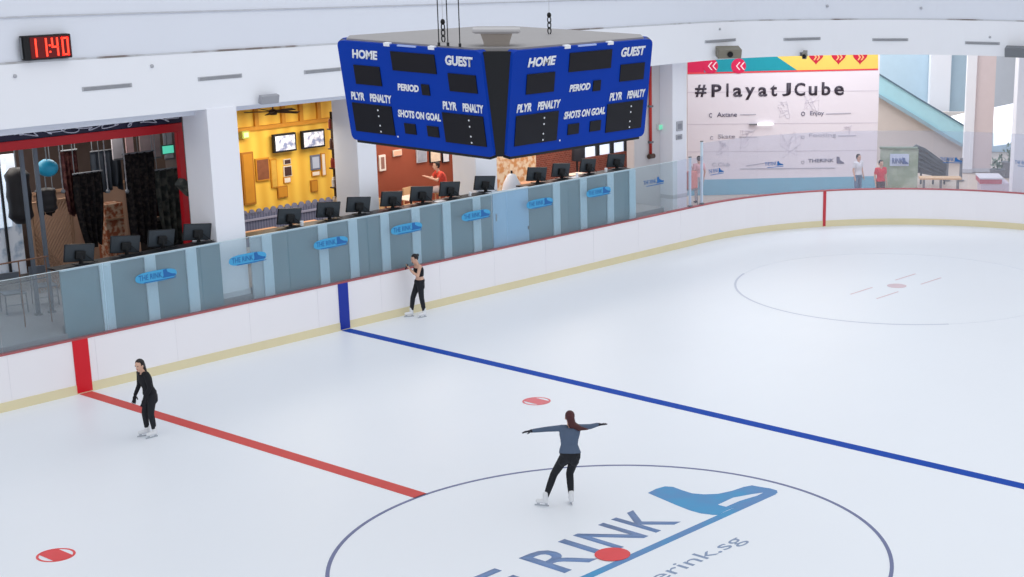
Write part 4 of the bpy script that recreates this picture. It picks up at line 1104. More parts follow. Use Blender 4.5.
# ================================================================== BANNER WALL AND LOBBY BEHIND THE FAR CORNER
SD = V(.73, -.68, 0).normalized(); SN = V(-.68, -.73, 0).normalized(); SO = V(30.7, 18.5, 0)
def sg(px, py, off=0.0):
    d = ray(px, py); O = SO+SN*off; t = (O-CAM).dot(SN)/d.dot(SN); p = CAM+d*t
    return (p-SO).dot(SD), p.z
def sbox(name, u0, u1, z0, z1, o0, o1, m, parent, bev=0.0, kind=None):
    M = Matrix(((SD.x, SN.x, 0, SO.x), (SD.y, SN.y, 0, SO.y), (0, 0, 1, 0), (0, 0, 0, 1)))
    bm = NB(); box(bm, min(u0, u1), max(u0, u1), min(o0, o1), max(o0, o1), min(z0, z1), max(z0, z1), M, bev)
    return obj(name, bm, m, parent, kind=kind)
bn = thing('banner_wall', 'big white hoarding lettered #PlayatJCube with teal, red and yellow top band', 'banner', SO)
uL, uR = sg(687.5, 120)[0], sg(878, 120)[0]
zr = sg(783, 70.5)[1]
BW_ = mat('banner_white', (232, 226, 234), 0.55, vary=0.03, scale=0.8)
sbox('board', uL, uR, 0, 5.6, -0.12, 0, BW_, bn)
sbox('skirting', uL, uR, 0, sg(783, 178)[1], 0, 0.006, mat('banner_teal_foot', (120, 178, 204), 0.5, vary=0.08), bn)
# red rule
bm = NB(); 
def spoly(name, pts, off, m, parent, d=0.004):
    bm = NB(); P_ = [sg(*p) for p in pts]
    prism(bm, P_, SO+SN*off, SD, EZ, -d if SD.cross(EZ).dot(SN) < 0 else d)
    bmesh.ops.triangulate(bm, faces=[f for f in bm.faces if len(f.verts) > 4])
    return obj(name, bm, m, parent)
spoly('rule', [(687.5, 72.5), (878, 68.5), (878, 70), (687.5, 74.2)], 0.008, mat('banner_rule', (228, 70, 80), 0.5), bn)
PINK = mat('banner_pink', (214, 34, 84), 0.5); TEALB = mat('banner_teal', (24, 148, 164), 0.5); YEL = mat('banner_yellow', (232, 202, 100), 0.5)
spoly('band_red', [(687.5, 40), (715, 40), (713, 72), (687.5, 72.5)], 0.004, PINK, bn)
spoly('band_teal', [(706, 40), (758, 40), (776, 56), (797, 70.2), (704, 72.4)], 0.008, TEALB, bn)
spoly('band_yellow', [(758, 40), (878, 40), (878, 68.5), (797, 70.2), (776, 56)], 0.006, YEL, bn)
spoly('badge_block', [(705, 63), (717, 62.5), (717, 71.8), (705, 72)], 0.012, mat('badge_grey', (150, 120, 140), 0.5), bn)
for px in (710.5, 738.5):
    u, z = sg(px, 66); rr = 0.27
    bm = NB(); prism(bm, [(u+rr*math.cos(k*PI/12), z+rr*math.sin(k*PI/12)) for k in range(24)], SO+SN*0.014, SD, EZ, 0.004 if SD.cross(EZ).dot(SN) > 0 else -0.004); b_ = obj('round_badge', bm, PINK, bn)
    bm = NB()
    for dx in (-0.1, 0.06):
        prism(bm, [(u+dx, z), (u+dx+0.12, z+0.14), (u+dx+0.17, z+0.14), (u+dx+0.05, z), (u+dx+0.17, z-0.14), (u+dx+0.12, z-0.14)], SO+SN*0.02, SD, EZ, 0.004 if SD.cross(EZ).dot(SN) > 0 else -0.004)
    obj('chevron', bm, mat('chevron_white', (250, 220, 226), 0.5), b_)
for px in (816, 838.5, 860):
    u, z = sg(px, 58.5); rr = 0.27
    pts = []
    for k in range(24):
        a = 2*PI*k/24; hx = 16*math.sin(a)**3; hy = 13*math.cos(a)-5*math.cos(2*a)-2*math.cos(3*a)-math.cos(4*a)
        pts.append((u+hx/16*rr, z+0.06+hy/16*rr))
    bm = NB(); prism(bm, pts[::-1], SO+SN*0.012, SD, EZ, 0.004 if SD.cross(EZ).dot(SN) > 0 else -0.004); bmesh.ops.triangulate(bm, faces=[f for f in bm.faces if len(f.verts) > 4]); b_ = obj('shield_badge', bm, mat('badge_red', (196, 30, 60), 0.5), bn)
    bm = NB()
    for dx in (-0.1, 0.02):
        prism(bm, [(u+dx, z+0.15), (u+dx+0.05, z+0.15), (u+dx+0.13, z+0.05), (u+dx+0.05, z-0.06), (u+dx, z-0.06), (u+dx+0.07, z+0.05)], SO+SN*0.018, SD, EZ, 0.004 if SD.cross(EZ).dot(SN) > 0 else -0.004)
    obj('chevron', bm, mat('chevron_cream', (240, 180, 120), 0.5), b_)
TXT = mat('banner_text', (62, 56, 70), 0.5); TXG = mat('banner_text_grey', (176, 174, 188), 0.5); TXD = mat('banner_text_dark', (112, 110, 132), 0.5)
def stext(name, s, x0, y0, x1, y1, m, bold=0.0, parent=bn):
    a = sg(x0, y1); b = sg(x1, y0)
    return text(name, s, m, parent, SO+SD*a[0]+EZ*a[1]+SN*0.01, SD, EZ, b[0]-a[0], b[1]-a[1], 0.004, bold=bold)
# hashtag letter by letter, spaced like the sign
for s, x0, x1, y0, y1 in (('#', 695, 706.5, 84.6, 97), ('P', 711.5, 721.5, 84.2, 97), ('l', 726.3, 728.6, 83.4, 96.8), ('a', 733, 742.2, 87.3, 97), ('y', 745, 755, 87, 99.8), ('a', 758.2, 767.3, 87, 96.6),
                          ('t', 770.2, 777.2, 84.6, 96.3), ('J', 782, 791, 82.8, 96), ('C', 794.3, 805.3, 82.6, 96), ('u', 808.5, 817.3, 86, 95.6), ('b', 821.5, 830.6, 82, 95.4), ('e', 834, 844, 85.6, 95.3)):
    stext('letter', s, x0, y0, x1, y1, TXT, 0.026)
stext('small_lettering', 'C', 709, 113, 712, 117.5, TXD, 0.02); stext('small_lettering', 'Axtane', 717, 112, 737, 117, TXD, 0.01)
stext('small_lettering', 'O', 801, 111.5, 805, 116, TXD, 0.02); stext('small_lettering', 'Enjoy', 810, 110.8, 824, 116.5, TXD, 0.01)
stext('small_lettering', 'C', 710, 136, 713, 139.5, TXG, 0.02); stext('small_lettering', 'Skate', 718, 134, 735, 138.5, TXG, 0.01)
stext('small_lettering', 'O', 801, 135.5, 804.5, 139, TXG, 0.02); stext('small_lettering', 'Footing', 809, 133, 836, 138, TXG, 0.0)
stext('small_lettering', 'O', 801, 160.5, 804.5, 164, TXG, 0.02); stext('small_lettering', 'THERINK', 808, 158.5, 834, 162.5, TXD, 0.02)
stext('small_lettering', 'C.Club', 712, 162.5, 730, 166.5, TXG, 0.0)
spoly('skate_print', [(836.5, 156.5), (839.5, 157), (840, 160), (844, 162.5), (844, 163.6), (836.5, 163.6)], 0.01, TXD, bn)
for (x0, y0, x1, y1) in ((740, 114.8, 756, 114.4), (826, 114, 851, 113.2), (739, 137, 757, 137), (838, 136, 856, 135.6), (740, 169, 835, 168), (746, 166, 772, 162)):
    spoly('thin_rule', [(x0, y0-0.4), (x1, y1-0.4), (x1, y1+0.4), (x0, y0+0.4)], 0.01, TXG, bn)
for yy in (90.5, 122.5, 150):
    spoly('panel_seam', [(687.6, yy+1.6), (878, yy), (878, yy+0.5), (687.6, yy+2.1)], 0.003, mat('seam_banner', (208, 200, 212), 0.6), bn)
GHO = mat('banner_ghost', (214, 209, 220), 0.6)
random.seed(5)
for (cx_, cy_, s) in ((812, 103, 1.0), (784, 110, 0.8), (748, 140, 1.0), (790, 145, 1.3), (722, 150, 0.9), (847, 131, 0.6)):
    bm = NB(); u, z = sg(cx_, cy_); pts = []
    for k in range(16):
        pts.append(SO+SN*0.006+SD*(u+s*random.uniform(-0.3, 0.3))+EZ*(z+s*random.uniform(-0.4, 0.4)))
    tube(bm, pts, 0.006, 4); obj('faint_sketch', bm, GHO, bn)
p = SO+SD*sg(764, 124)[0]+EZ*sg(764, 124)[1]
t = thing('strip_lamp', 'short bright strip lamp crossing the middle of the banner', 'lamp', p)
sbox('tube', sg(757, 124)[0], sg(773, 124)[0], p.z-0.025, p.z+0.025, 0.05, 0.1, mat('strip_glow', (255, 255, 255), 0.3, emit=(255, 255, 255), estr=1.2), t)
sbox('holder', sg(749, 124)[0], sg(757, 124)[0], p.z-0.02, p.z+0.02, 0.01, 0.1, GREY, t)
# beige wall piece left behind woman
sbox('wall_lobby_left', sg(686, 150)[0]-3.5, sg(687, 150)[0], 0, 5.6, -0.6, -0.3, mat('lobby_left', (226, 200, 192), 0.7), None, kind='structure')

# frontal lobby frame
E1 = V(math.cos(YAW), -math.sin(YAW), 0); E2 = V(math.sin(YAW), math.cos(YAW), 0)
def fr(px, py, D):
    d = ray(px, py); t = D/d.dot(E2); p = CAM+d*t
    return (p-CAM).dot(E1), p.z
def fbox(name, x0, y0, x1, y1, D, th, m, parent, bev=0.0, kind=None, z0=None, z1=None):
    xm = (x0+x1)/2; ym = (y0+y1)/2
    ua = fr(x0, ym, D)[0]; ub = fr(x1, ym, D)[0]
    za = fr(xm, y1, D)[1] if z0 is None else z0; zb = fr(xm, y0, D)[1] if z1 is None else z1
    M = Matrix(((E1.x, E2.x, 0, CAM.x), (E1.y, E2.y, 0, CAM.y), (0, 0, 1, 0), (0, 0, 0, 1)))
    bm = NB(); box(bm, ua, ub, D, D+th, za, zb, M, bev)
    return obj(name, bm, m, parent, kind=kind)
def fpt(px, py, D):
    u, z = fr(px, py, D); return CAM*V(1, 1, 0).length*0 + V(CAM.x, CAM.y, 0)+E1*u+E2*D+EZ*z
def fpoly(name, pts, D, th, m, parent, kind=None):
    bm = NB(); P_ = [fr(*p, D) for p in pts]
    a = [bm.verts.new(V(CAM.x, CAM.y, 0)+E1*u+E2*D+EZ*z) for u, z in P_]; b = [bm.verts.new(V(CAM.x, CAM.y, 0)+E1*u+E2*(D+th)+EZ*z) for u, z in P_]
    bm.faces.new(a); bm.faces.new(b[::-1])
    for i in range(len(a)): bm.faces.new((a[i], b[i], b[(i+1) % len(a)], a[(i+1) % len(a)]))
    return obj(name, bm, m, parent, kind=kind)
# depth of the lobby pieces (metres from the camera along E2): the board corner is about 51
fbox('wall_lobby', 860, 20, 1100, 210, 72, 0.3, mat('lobby_blue_wall', (190, 214, 230), 0.7, vary=0.05), None, kind='structure', z0=0, z1=8)
fbox('wall_lobby_beige', 872, 100, 966, 205, 70.5, 0.3, mat('lobby_beige_wall', (212, 204, 200), 0.7, vary=0.04), None, kind='structure', z0=0, z1=fr(915, 112, 70.5)[1])
def lobby_column(x0, x1, D, lb, m=COLUMN):
    t = thing('column', lb, 'column', fpt((x0+x1)/2, 190, D)*V(1, 1, 0).length*0 + V(fpt((x0+x1)/2, 190, D).x, fpt((x0+x1)/2, 190, D).y, 0)); t['kind'] = 'structure'
    fbox('shaft', x0, 40, x1, 200, D, (x1-x0)*0.03, m, t, 0.01, z0=0, z1=8)
    fbox('base', x0-0.5, 40, x1+0.5, 200, D-0.02, (x1-x0)*0.03+0.04, mat('column_base', (206, 208, 216), 0.5), t, z0=0, z1=0.15)
lobby_column(928.5, 949, 71.3, 'pale column behind the glass stair')
lobby_column(965, 974.5, 66, 'narrow bluish white column left of the pinkish one')
lobby_column(975, 993.5, 66.2, 'broad pinkish white column left of the bright window', mat('column_pink', (222, 208, 210), 0.65))
lobby_column(1016, 1040, 57, 'white column at the right edge of the photo')
# stair with aqua glass balustrade
st = thing('glass_stair', 'descending stair with aqua glass balustrade right of the banner', 'stair', V(fpt(920, 150, 69).x, fpt(920, 150, 69).y, 0))
AQ = mat('aqua_glass', (178, 224, 236), 0.2, vary=0.06)
fpoly('balustrade', [(872, 68), (880, 75), (920, 100), (966, 127), (966, 146), (952, 138), (905, 109), (872, 90)], 68.5, 0.06, AQ, st)
fpoly('handrail', [(872, 66.5), (880, 73.8), (920, 98.7), (966, 126), (966, 127.6), (920, 100.3), (880, 75.4), (872, 68.2)], 68.4, 0.15, mat('handrail_slate', (98, 120, 140), 0.4), st)
fpoly('stringer', [(872, 90), (905, 109), (952, 138), (966, 146), (966, 149), (950, 140.5), (903, 112), (872, 93)], 68.4, 1.2, mat('stringer', (150, 176, 190), 0.5), st)
fpoly('soffit_wall', [(872, 93), (903, 112), (950, 140.5), (966, 149), (966, 205), (872, 205)], 68.9, 0.2, mat('stair_side', (208, 200, 196), 0.7), st)
# bright windows
wg = mat('lobby_window', (240, 246, 252), 0.4, emit=(244, 248, 255), estr=0.9)
t = thing('window_3', 'bright tall window at the right of the lobby', 'window', V(fpt(1006, 150, 70).x, fpt(1006, 150, 70).y, 1)); t['kind'] = 'structure'
fpoly('window_pane', [(993.5, 107.5), (1018, 102), (1018, 143), (993.5, 146)], 71.5, 0.05, wg, t)
fpoly('window_header', [(993, 50), (1020, 50), (1020, 102), (993, 107.5)], 71.4, 0.1, mat('window_header', (196, 204, 216), 0.6), t)
t = thing('window_4', 'small bright triangular window above the stair foot', 'window', V(fpt(960, 120, 70.9).x, fpt(960, 120, 70.9).y, 4)); t['kind'] = 'structure'
fpoly('window_pane', [(951, 116.5), (965, 113), (965, 126), (957, 122)], 70.0, 0.05, wg, t)
bx_ = None
# green mural booth
t = thing('green_mural_booth', 'low green mural booth with blue logo left of the stair rails', 'booth', V(fpt(900, 180, 62).x, fpt(900, 180, 62).y, 0))
fbox('panel', 880, 149, 918, 185, 62, 0.15, two_tone('mural_green', (142, 158, 134), (176, 186, 170), 1.5, 0.6), t, 0.02, z0=0)
fbox('logo_plate', 890, 154, 909, 166, 61.96, 0.04, mat('plate_blue_white', (196, 208, 232), 0.5), t)
a = fpt(892, 163.5, 61.9); text('logo_lettering', 'RINK', mat('booth_navy', (70, 96, 150), 0.5), t, a, E1, EZ, 0.42, 0.2, 0.004, bold=0.02)
fpoly('logo_skate', [(902.5, 157.5), (905, 158), (905.5, 161), (908.5, 163), (908.5, 164), (902.5, 164)], 61.92, 0.02, mat('booth_navy', (70, 96, 150), 0.5), t)
fbox('top_rail', 880, 147.5, 918, 149.2, 61.95, 0.25, mat('booth_rail', (120, 136, 116), 0.5), t)
# dark gym/stair machine
t = thing('stair_rails', 'dark curved railing frame beside the green mural booth', 'railing', V(fpt(930, 170, 63).x, fpt(930, 170, 63).y, 0))
RL = mat('rail_dark', (70, 78, 82), 0.4, metal=0.3)
def fp(px, py, D): return fpt(px, py, D)
for k in range(5):
    bm = NB(); dy = 5.2*k; tube(bm, [fp(911, 150.5+dy, 63), fp(916, 146.5+dy*0.9, 63), fp(924, 150+dy*0.9, 63), fp(934, 157+dy*0.8, 63), fp(946, 166+dy*0.5, 63)], 0.085 if k < 2 else 0.05, 8); obj('rail', bm, RL, t, True)
for px, y0 in ((912, 150), (922, 149), (934, 157), (945, 165)):
    bm = NB(); a = fp(px, y0, 63.1); tube(bm, [a, V(a.x, a.y, 0)], 0.04, 8); obj('upright', bm, RL, t)
fpoly('infill', [(913, 150), (917, 148), (925, 152), (935, 159), (945, 168), (945, 178), (913, 172)], 63.2, 0.05, mat('rail_infill', (84, 92, 94), 0.6, vary=0.3, scale=2), t)
# glass-clad lobby partition with posts
for px, lb in ((947.5, 'left'), (961.5, 'right')):
    a = fp(px, 158, 64); t = thing('lobby_post', 'slim dark lobby post, %s of the pair under the stair foot' % lb, 'post', V(a.x, a.y, 0))
    bm = NB(); tube(bm, [V(a.x, a.y, 0), a], 0.06, 8); obj('upright', bm, GREY, t)
    bm = NB(); tube(bm, [V(a.x, a.y, 0), V(a.x, a.y, 0.03)], 0.15, 12); obj('foot', bm, GREY, t)
t = thing('lobby_bench', 'long pale bench under the stair foot', 'bench', V(fp(935, 180, 60).x, fp(935, 180, 60).y, 0))
fbox('seat', 920, 178, 962, 180, 60, 0.5, WOODY, t, 0.02)
for px in (924, 941, 958): fbox('leg', px-0.8, 180, px+0.8, 200, 60.1, 0.3, GREY, t, z0=0)
t = thing('kiosk_crate', 'low white crate with a red top band at the right of the lobby', 'crate', V(fp(995, 185, 56).x, fp(995, 185, 56).y, 0))
fbox('body', 981, 183, 1009, 200, 56, 0.9, mat('crate_white', (224, 214, 228), 0.5), t, 0.02, z0=0)
fbox('band', 980, 179.5, 1002, 184, 55.95, 1.0, mat('crate_red', (206, 110, 124), 0.5), t, 0.01)
fbox('lid', 980, 178.2, 1004, 179.5, 55.9, 1.1, mat('crate_lid', (226, 222, 230), 0.5), t, 0.01)
for (px, w_, pt, lb) in ((997, 3, 160, 'dark potted shrub left one before the bright window'), (1008, 4, 152, 'taller potted shrub right one before the bright window')):
    a = fp(px, 178, 63 if px < 1000 else 65); t = thing('potted_shrub', lb, 'plant', V(a.x, a.y, 0)); zt_ = fp(px, pt, 63).z
    bm = NB(); tube(bm, [(a.x, a.y, 0), (a.x, a.y, 0.6)], [0.22, 0.3], 14); obj('pot', bm, GREY, t)
    bm = NB(); rnd = random.Random(px)
    for k in range(60):
        cz = 0.6+(zt_-0.6)*rnd.random(); rr = 0.09*w_*(1-0.4*cz/zt_)
        c = V(a.x+rnd.uniform(-rr, rr), a.y+rnd.uniform(-rr, rr), cz); d = V(rnd.uniform(-1, 1), rnd.uniform(-1, 1), rnd.uniform(0.1, 1)).normalized()*0.2
        s = d.cross(EZ).normalized()*0.05
        vs = [bm.verts.new(q) for q in (c, c+d*0.5+s, c+d, c+d*0.5-s)]; bm.faces.new(vs)
    tube(bm, [(a.x, a.y, 0.5), (a.x, a.y, zt_-0.2)], 0.025, 6)
    obj('foliage', bm, mat('leaf_green', (104, 128, 112), 0.7, vary=0.2, scale=6), t)

# ================================================================== PEOPLE
SKIN = mat('skin', (214, 172, 150), 0.55, vary=0.05)
HAIR = mat('hair_black', (28, 22, 24), 0.5, vary=0.2, scale=20)
HAIR_RED = mat('hair_reddish', (74, 34, 36), 0.5, vary=0.25, scale=20)
LEG = mat('leggings_black', (24, 27, 34), 0.7, vary=0.1)
SKATE = mat('skate_white', (226, 228, 232), 0.4, vary=0.03)
EYE = mat('eye_dark', (30, 24, 24), 0.3); LIP = mat('lips', (176, 96, 92), 0.5)
def remeshed(name, bm, voxel, m, parent, smooth_it=4):
    me = bpy.data.meshes.new(name); bmesh.ops.recalc_face_normals(bm, faces=bm.faces); bm.to_mesh(me); bm.free()
    o = bpy.data.objects.new(name, me); COL.objects.link(o)
    r = o.modifiers.new('r', 'REMESH'); r.mode = 'VOXEL'; r.voxel_size = voxel; r.use_smooth_shade = True
    s = o.modifiers.new('s', 'SMOOTH'); s.iterations = smooth_it; s.factor = 0.5
    dg = bpy.context.evaluated_depsgraph_get(); dg.update()
    me2 = bpy.data.meshes.new_from_object(o.evaluated_get(dg))
    bpy.data.objects.remove(o); bpy.data.meshes.remove(me)
    me2.polygons.foreach_set('use_smooth', [True]*len(me2.polygons))
    me2.materials.clear(); me2.materials.append(m); me2.name = name
    o = bpy.data.objects.new(name, me2); COL.objects.link(o); o.parent = parent
    return o
def ering(c, up, side, rx, ry, n=16):
    f = up.cross(side).normalized(); side = f.cross(up).normalized()
    return [c+side*rx*math.cos(2*PI*k/n)+f*ry*math.sin(2*PI*k/n) for k in range(n)]
def torso(bm, J, side, grow=0.0, z0=0.0, z1=1.0, k=1.0):
    """pelvis to shoulders; z0..z1 fraction kept"""
    H_, S_ = Vector(J['hip']), Vector(J['sho']); W_ = Vector(J.get('waist', (H_+S_)/2))
    prof = [(-0.16, 0.11, 0.09), (-0.08, 0.155, 0.115), (0.05, 0.165, 0.12), (0.2, 0.15, 0.105), (0.4, 0.122, 0.088), (0.58, 0.13, 0.098), (0.76, 0.15, 0.112), (0.9, 0.155, 0.10), (1.0, 0.135, 0.08), (1.06, 0.08, 0.06)]
    R = []
    for f, rx, ry in prof:
        if f < z0-1e-6 or f > z1+1e-6: continue
        # quadratic through hip, waist, shoulder
        p = H_*(2*(f-0.5)*(f-1)) + W_*(-4*f*(f-1)) + S_*(2*f*(f-0.5))
        R.append(ering(p, (S_-H_).normalized(), side, (rx+grow)*k, (ry+grow)*k))
    rings(bm, R)
def hand(bm, w_, d, side, s=1.0, curl=0.5):
    """w wrist, d direction of the hand, side: palm lateral axis"""
    d = d.normalized(); side = (side-d*side.dot(d)).normalized(); n = d.cross(side)
    pc = w_+d*0.05*s
    M = Matrix((side, d, n)).transposed()
    ell(bm, pc, 0.038*s, 0.05*s, 0.017*s, M, 12, 8)
    for i, L in enumerate((0.068, 0.078, 0.072, 0.056)):
        b0 = w_+d*0.088*s+side*(-0.027+0.018*i)*s
        d1 = (d+side*(-0.12+0.08*i)).normalized(); m_ = b0+d1*L*0.5*s+n*0.006*curl*s; e = m_+(d1*0.9+n*curl*0.7).normalized()*L*0.5*s
        seg(bm, b0, m_, 0.0095*s, 0.0085*s, 8); seg(bm, m_, e, 0.0085*s, 0.007*s, 8)
    b0 = w_+d*0.03*s-side*0.03*s; d1 = (d*0.6-side*0.8+n*0.25).normalized(); m_ = b0+d1*0.035*s; e = m_+(d*0.85-side*0.4+n*0.2).normalized()*0.032*s
    seg(bm, b0, m_, 0.012*s, 0.0105*s, 8); seg(bm, m_, e, 0.0105*s, 0.008*s, 8)
def person(label, loc, rotz, J, voxel, top=None, bottoms=LEG, sleeves=None, hair=HAIR, hair_style='bun', skates=True, gloves=None, cat='person', crop=False, shoes=None, bare=True, skin=SKIN, k=1.0):
    t = thing('person', label, cat, loc, rotz)
    v = {a: Vector(b) for a, b in J.items() if isinstance(b, tuple)}
    side = (v['shR']-v['shL']).normalized()
    hf = Vector(J.get('face', (0, 1, 0))).normalized()
    up = Vector(J.get('headup', (0, 0, 1))).normalized()
    hs = up.cross(hf)*-1; hs.normalize(); hf = hs.cross(up)*-1; hf = (up.cross(hs)).normalized()
    if hf.dot(Vector(J.get('face', (0, 1, 0)))) < 0: hf = -hf
    HM = Matrix((hs, hf, up)).transposed()
    bm = NB()
    torso(bm, J, side, k=k)
    hd = v['head']
    seg(bm, v['sho']+V(0, 0, 0.0), hd-up*0.06-hf*0.01, 0.052, 0.05)
    ell(bm, hd+up*0.02-hf*0.008, 0.074, 0.092, 0.10, HM, 18, 12)
    ell(bm, hd-up*0.045+hf*0.022, 0.054, 0.062, 0.072, HM, 14, 9)      # jaw
    ell(bm, hd-up*0.098+hf*0.06, 0.02, 0.018, 0.018, HM, 8, 6)         # chin
    seg(bm, hd+hf*0.084+up*0.012, hd+hf*0.1-up*0.028, 0.009, 0.014, 8)  # nose
    for s in (-1, 1):
        ell(bm, hd+hs*0.076*s-up*0.01, 0.011, 0.02, 0.03, HM, 8, 6)
        ell(bm, hd+hs*0.03*s+hf*0.078+up*0.03, 0.022, 0.012, 0.009, HM, 8, 5)
    for a in 'LR':
        seg(bm, v['sh'+a], v['el'+a], 0.048, 0.037); seg(bm, v['el'+a], v['wr'+a], 0.037, 0.024)
        seg(bm, (v['sho']*0.5+v['sh'+a]*0.5), v['sh'+a], 0.052, 0.05)
        hd_ = Vector(J.get('hand'+a, v['wr'+a]-v['el'+a]))
        hand(bm, v['wr'+a], hd_, Vector(J.get('palm'+a, side*(1 if a == 'R' else -1))), 1.0, J.get('curl', 0.5))
        seg(bm, v['hi'+a], v['kn'+a], 0.083*k, 0.055*k); seg(bm, v['kn'+a], v['kn'+a]*0.6+v['an'+a]*0.4, 0.053*k, 0.052*k); seg(bm, v['kn'+a]*0.6+v['an'+a]*0.4, v['an'+a], 0.052*k, 0.036)
        seg(bm, v['an'+a], v['an'+a]+V(*J['toe'+a])*0.05+V(0, 0, -0.05), 0.034, 0.028)
    remeshed('body', bm, voxel, skin, t)
    # face
    bm = NB()
    for s in (-1, 1): ell(bm, hd+hs*0.03*s+hf*0.083+up*0.014, 0.012, 0.008, 0.007, HM, 8, 6)
    obj('eyes', bm, EYE, t, True, True)
    bm = NB(); ell(bm, hd+hf*0.086-up*0.052, 0.022, 0.008, 0.007, HM, 8, 6); obj('mouth', bm, LIP, t, True, True)
    # leggings
    g = 0.010
    bm = NB(); torso(bm, J, side, g+0.002, -0.09, 0.21, k)
    for a in 'LR':
        seg(bm, v['hi'+a], v['kn'+a], 0.083*k+g, 0.055*k+g); seg(bm, v['kn'+a], v['kn'+a]*0.6+v['an'+a]*0.4, 0.055*k+g, 0.052*k+g)
        seg(bm, v['kn'+a]*0.6+v['an'+a]*0.4, v['kn'+a]*0.08+v['an'+a]*0.92, 0.052*k+g, 0.04+g)
        seg(bm, v['hip']*0.6+v['hi'+a]*0.4-V(0, J.get('bum', 0.03), 0.02), v['hi'+a]*0.85+v['kn'+a]*0.15-V(0, J.get('bum', 0.03)*0.8, 0.03), 0.078*k+g, 0.072*k+g)
    remeshed('leggings', bm, voxel, bottoms, t, 14)
    if top:
        bm = NB()
        if crop:
            torso(bm, J, side, g+0.004, 0.39, 0.92)
            for a in 'LR': seg(bm, v['sho']*0.45+v['sh'+a]*0.55+V(0, 0.03, -0.05), v['sho']*0.45+v['sh'+a]*0.55+V(0, 0, 0.045), 0.022, 0.016, 8)
        else:
            torso(bm, J, side, g+0.008, 0.05, 1.0, k)
            for a in 'LR':
                seg(bm, v['sho']*0.6+v['sh'+a]*0.4-V(0, 0, 0.01), v['sh'+a], 0.066, 0.062)
                if sleeves == 'long':
                    seg(bm, v['sh'+a], v['el'+a], 0.048+g, 0.037+g); seg(bm, v['el'+a], v['el'+a]*0.06+v['wr'+a]*0.94, 0.037+g, 0.026+g)
                else:
                    e = v['sh'+a]*0.45+v['el'+a]*0.55; seg(bm, v['sh'+a], e, 0.048+g, 0.045+g)
        remeshed('top', bm, voxel, top, t)
    if gloves:
        bm = NB()
        for a in 'LR':
            hd_ = Vector(J.get('hand'+a, v['wr'+a]-v['el'+a])); hand(bm, v['wr'+a], hd_, Vector(J.get('palm'+a, side*(1 if a == 'R' else -1))), 1.12, J.get('curl', 0.5))
            seg(bm, v['wr'+a]-(v['wr'+a]-v['el'+a]).normalized()*0.03, v['wr'+a]+hd_.normalized()*0.03, 0.032, 0.03)
        remeshed('gloves', bm, min(voxel, 0.006), gloves, t, 2)
    # hair
    bm = NB()
    ell(bm, hd+up*0.035-hf*0.022, 0.086, 0.096, 0.098, HM, 18, 12)
    if hair_style == 'bun': ell(bm, hd+up*0.055-hf*0.115, 0.04, 0.04, 0.04)
    elif hair_style == 'long':
        seg(bm, hd-hf*0.06, hd-hf*0.085-up*0.16, 0.07, 0.06); seg(bm, hd-hf*0.085-up*0.14, hd-hf*0.09-up*0.3, 0.06, 0.035)
    elif hair_style == 'swing':
        a = hd-hf*0.07+up*0.02
        seg(bm, a, a+V(0.03, -0.02, -0.14), 0.07, 0.066); seg(bm, a+V(0.03, -0.02, -0.12), a+V(0.15, -0.04, -0.19), 0.066, 0.05); seg(bm, a+V(0.15, -0.04, -0.19), a+V(0.3, -0.03, -0.215), 0.045, 0.012)
    elif hair_style == 'short': ell(bm, hd+up*0.01-hf*0.04, 0.084, 0.075, 0.09, HM)
    elif hair_style == 'ponytail':
        a = hd-hf*0.1+up*0.05; seg(bm, a, a-hf*0.06-up*0.05, 0.03, 0.04); seg(bm, a-hf*0.06-up*0.05, a-hf*0.07-up*0.26, 0.04, 0.015)
    o = remeshed('hair', bm, voxel*0.9, hair, t, 2)
    # carve the face free: hair kept behind the face plane
    bm = NB(); bm.from_mesh(o.data)
    dl = [vv for vv in bm.verts if (vv.co-hd).dot(hf) > 0.035 and (vv.co-hd).dot(up) < 0.075]
    bmesh.ops.delete(bm, geom=dl, context='VERTS'); bm.to_mesh(o.data); bm.free()
    for a in 'LR':
        an = v['an'+a]; toe = V(*J['toe'+a]); sole = an+V(0, 0, -0.10)
        td = toe.normalized()
        if skates:
            bm = NB(); seg(bm, an+V(0, 0, 0.07), an+V(0, 0, -0.02), 0.05, 0.05); seg(bm, an+V(0, 0, -0.03), sole+V(0, 0, 0.04)-td*0.01, 0.05, 0.045); seg(bm, sole+V(0, 0, 0.045), sole+V(0, 0, 0.035)+td*0.15, 0.046, 0.036)
            b_ = remeshed('skate_boot', bm, 0.008, SKATE, t, 3)
            bm = NB(); Xs = td; Ys = V(-td.y, td.x, 0).normalized()
            M = Matrix(((Xs.x, Ys.x, 0, sole.x), (Xs.y, Ys.y, 0, sole.y), (Xs.z, 0, 1, sole.z), (0, 0, 0, 1)))
            box(bm, -0.06, 0.2, -0.004, 0.004, -0.05, -0.025, M); box(bm, -0.035, 0.01, -0.006, 0.006, -0.03, 0.01, M); box(bm, 0.11, 0.16, -0.006, 0.006, -0.03, 0.01, M)
            bmm = obj('skate_blade', bm, CHROME, b_, local=True)
        else:
            bm = NB(); seg(bm, an+V(0, 0, -0.02), sole+V(0, 0, 0.05), 0.042, 0.04); seg(bm, sole+V(0, 0, 0.045), sole+V(0, 0, 0.035)+td*0.14, 0.042, 0.034)
            remeshed('shoe', bm, 0.012, shoes or DARK, t, 2)
    return t

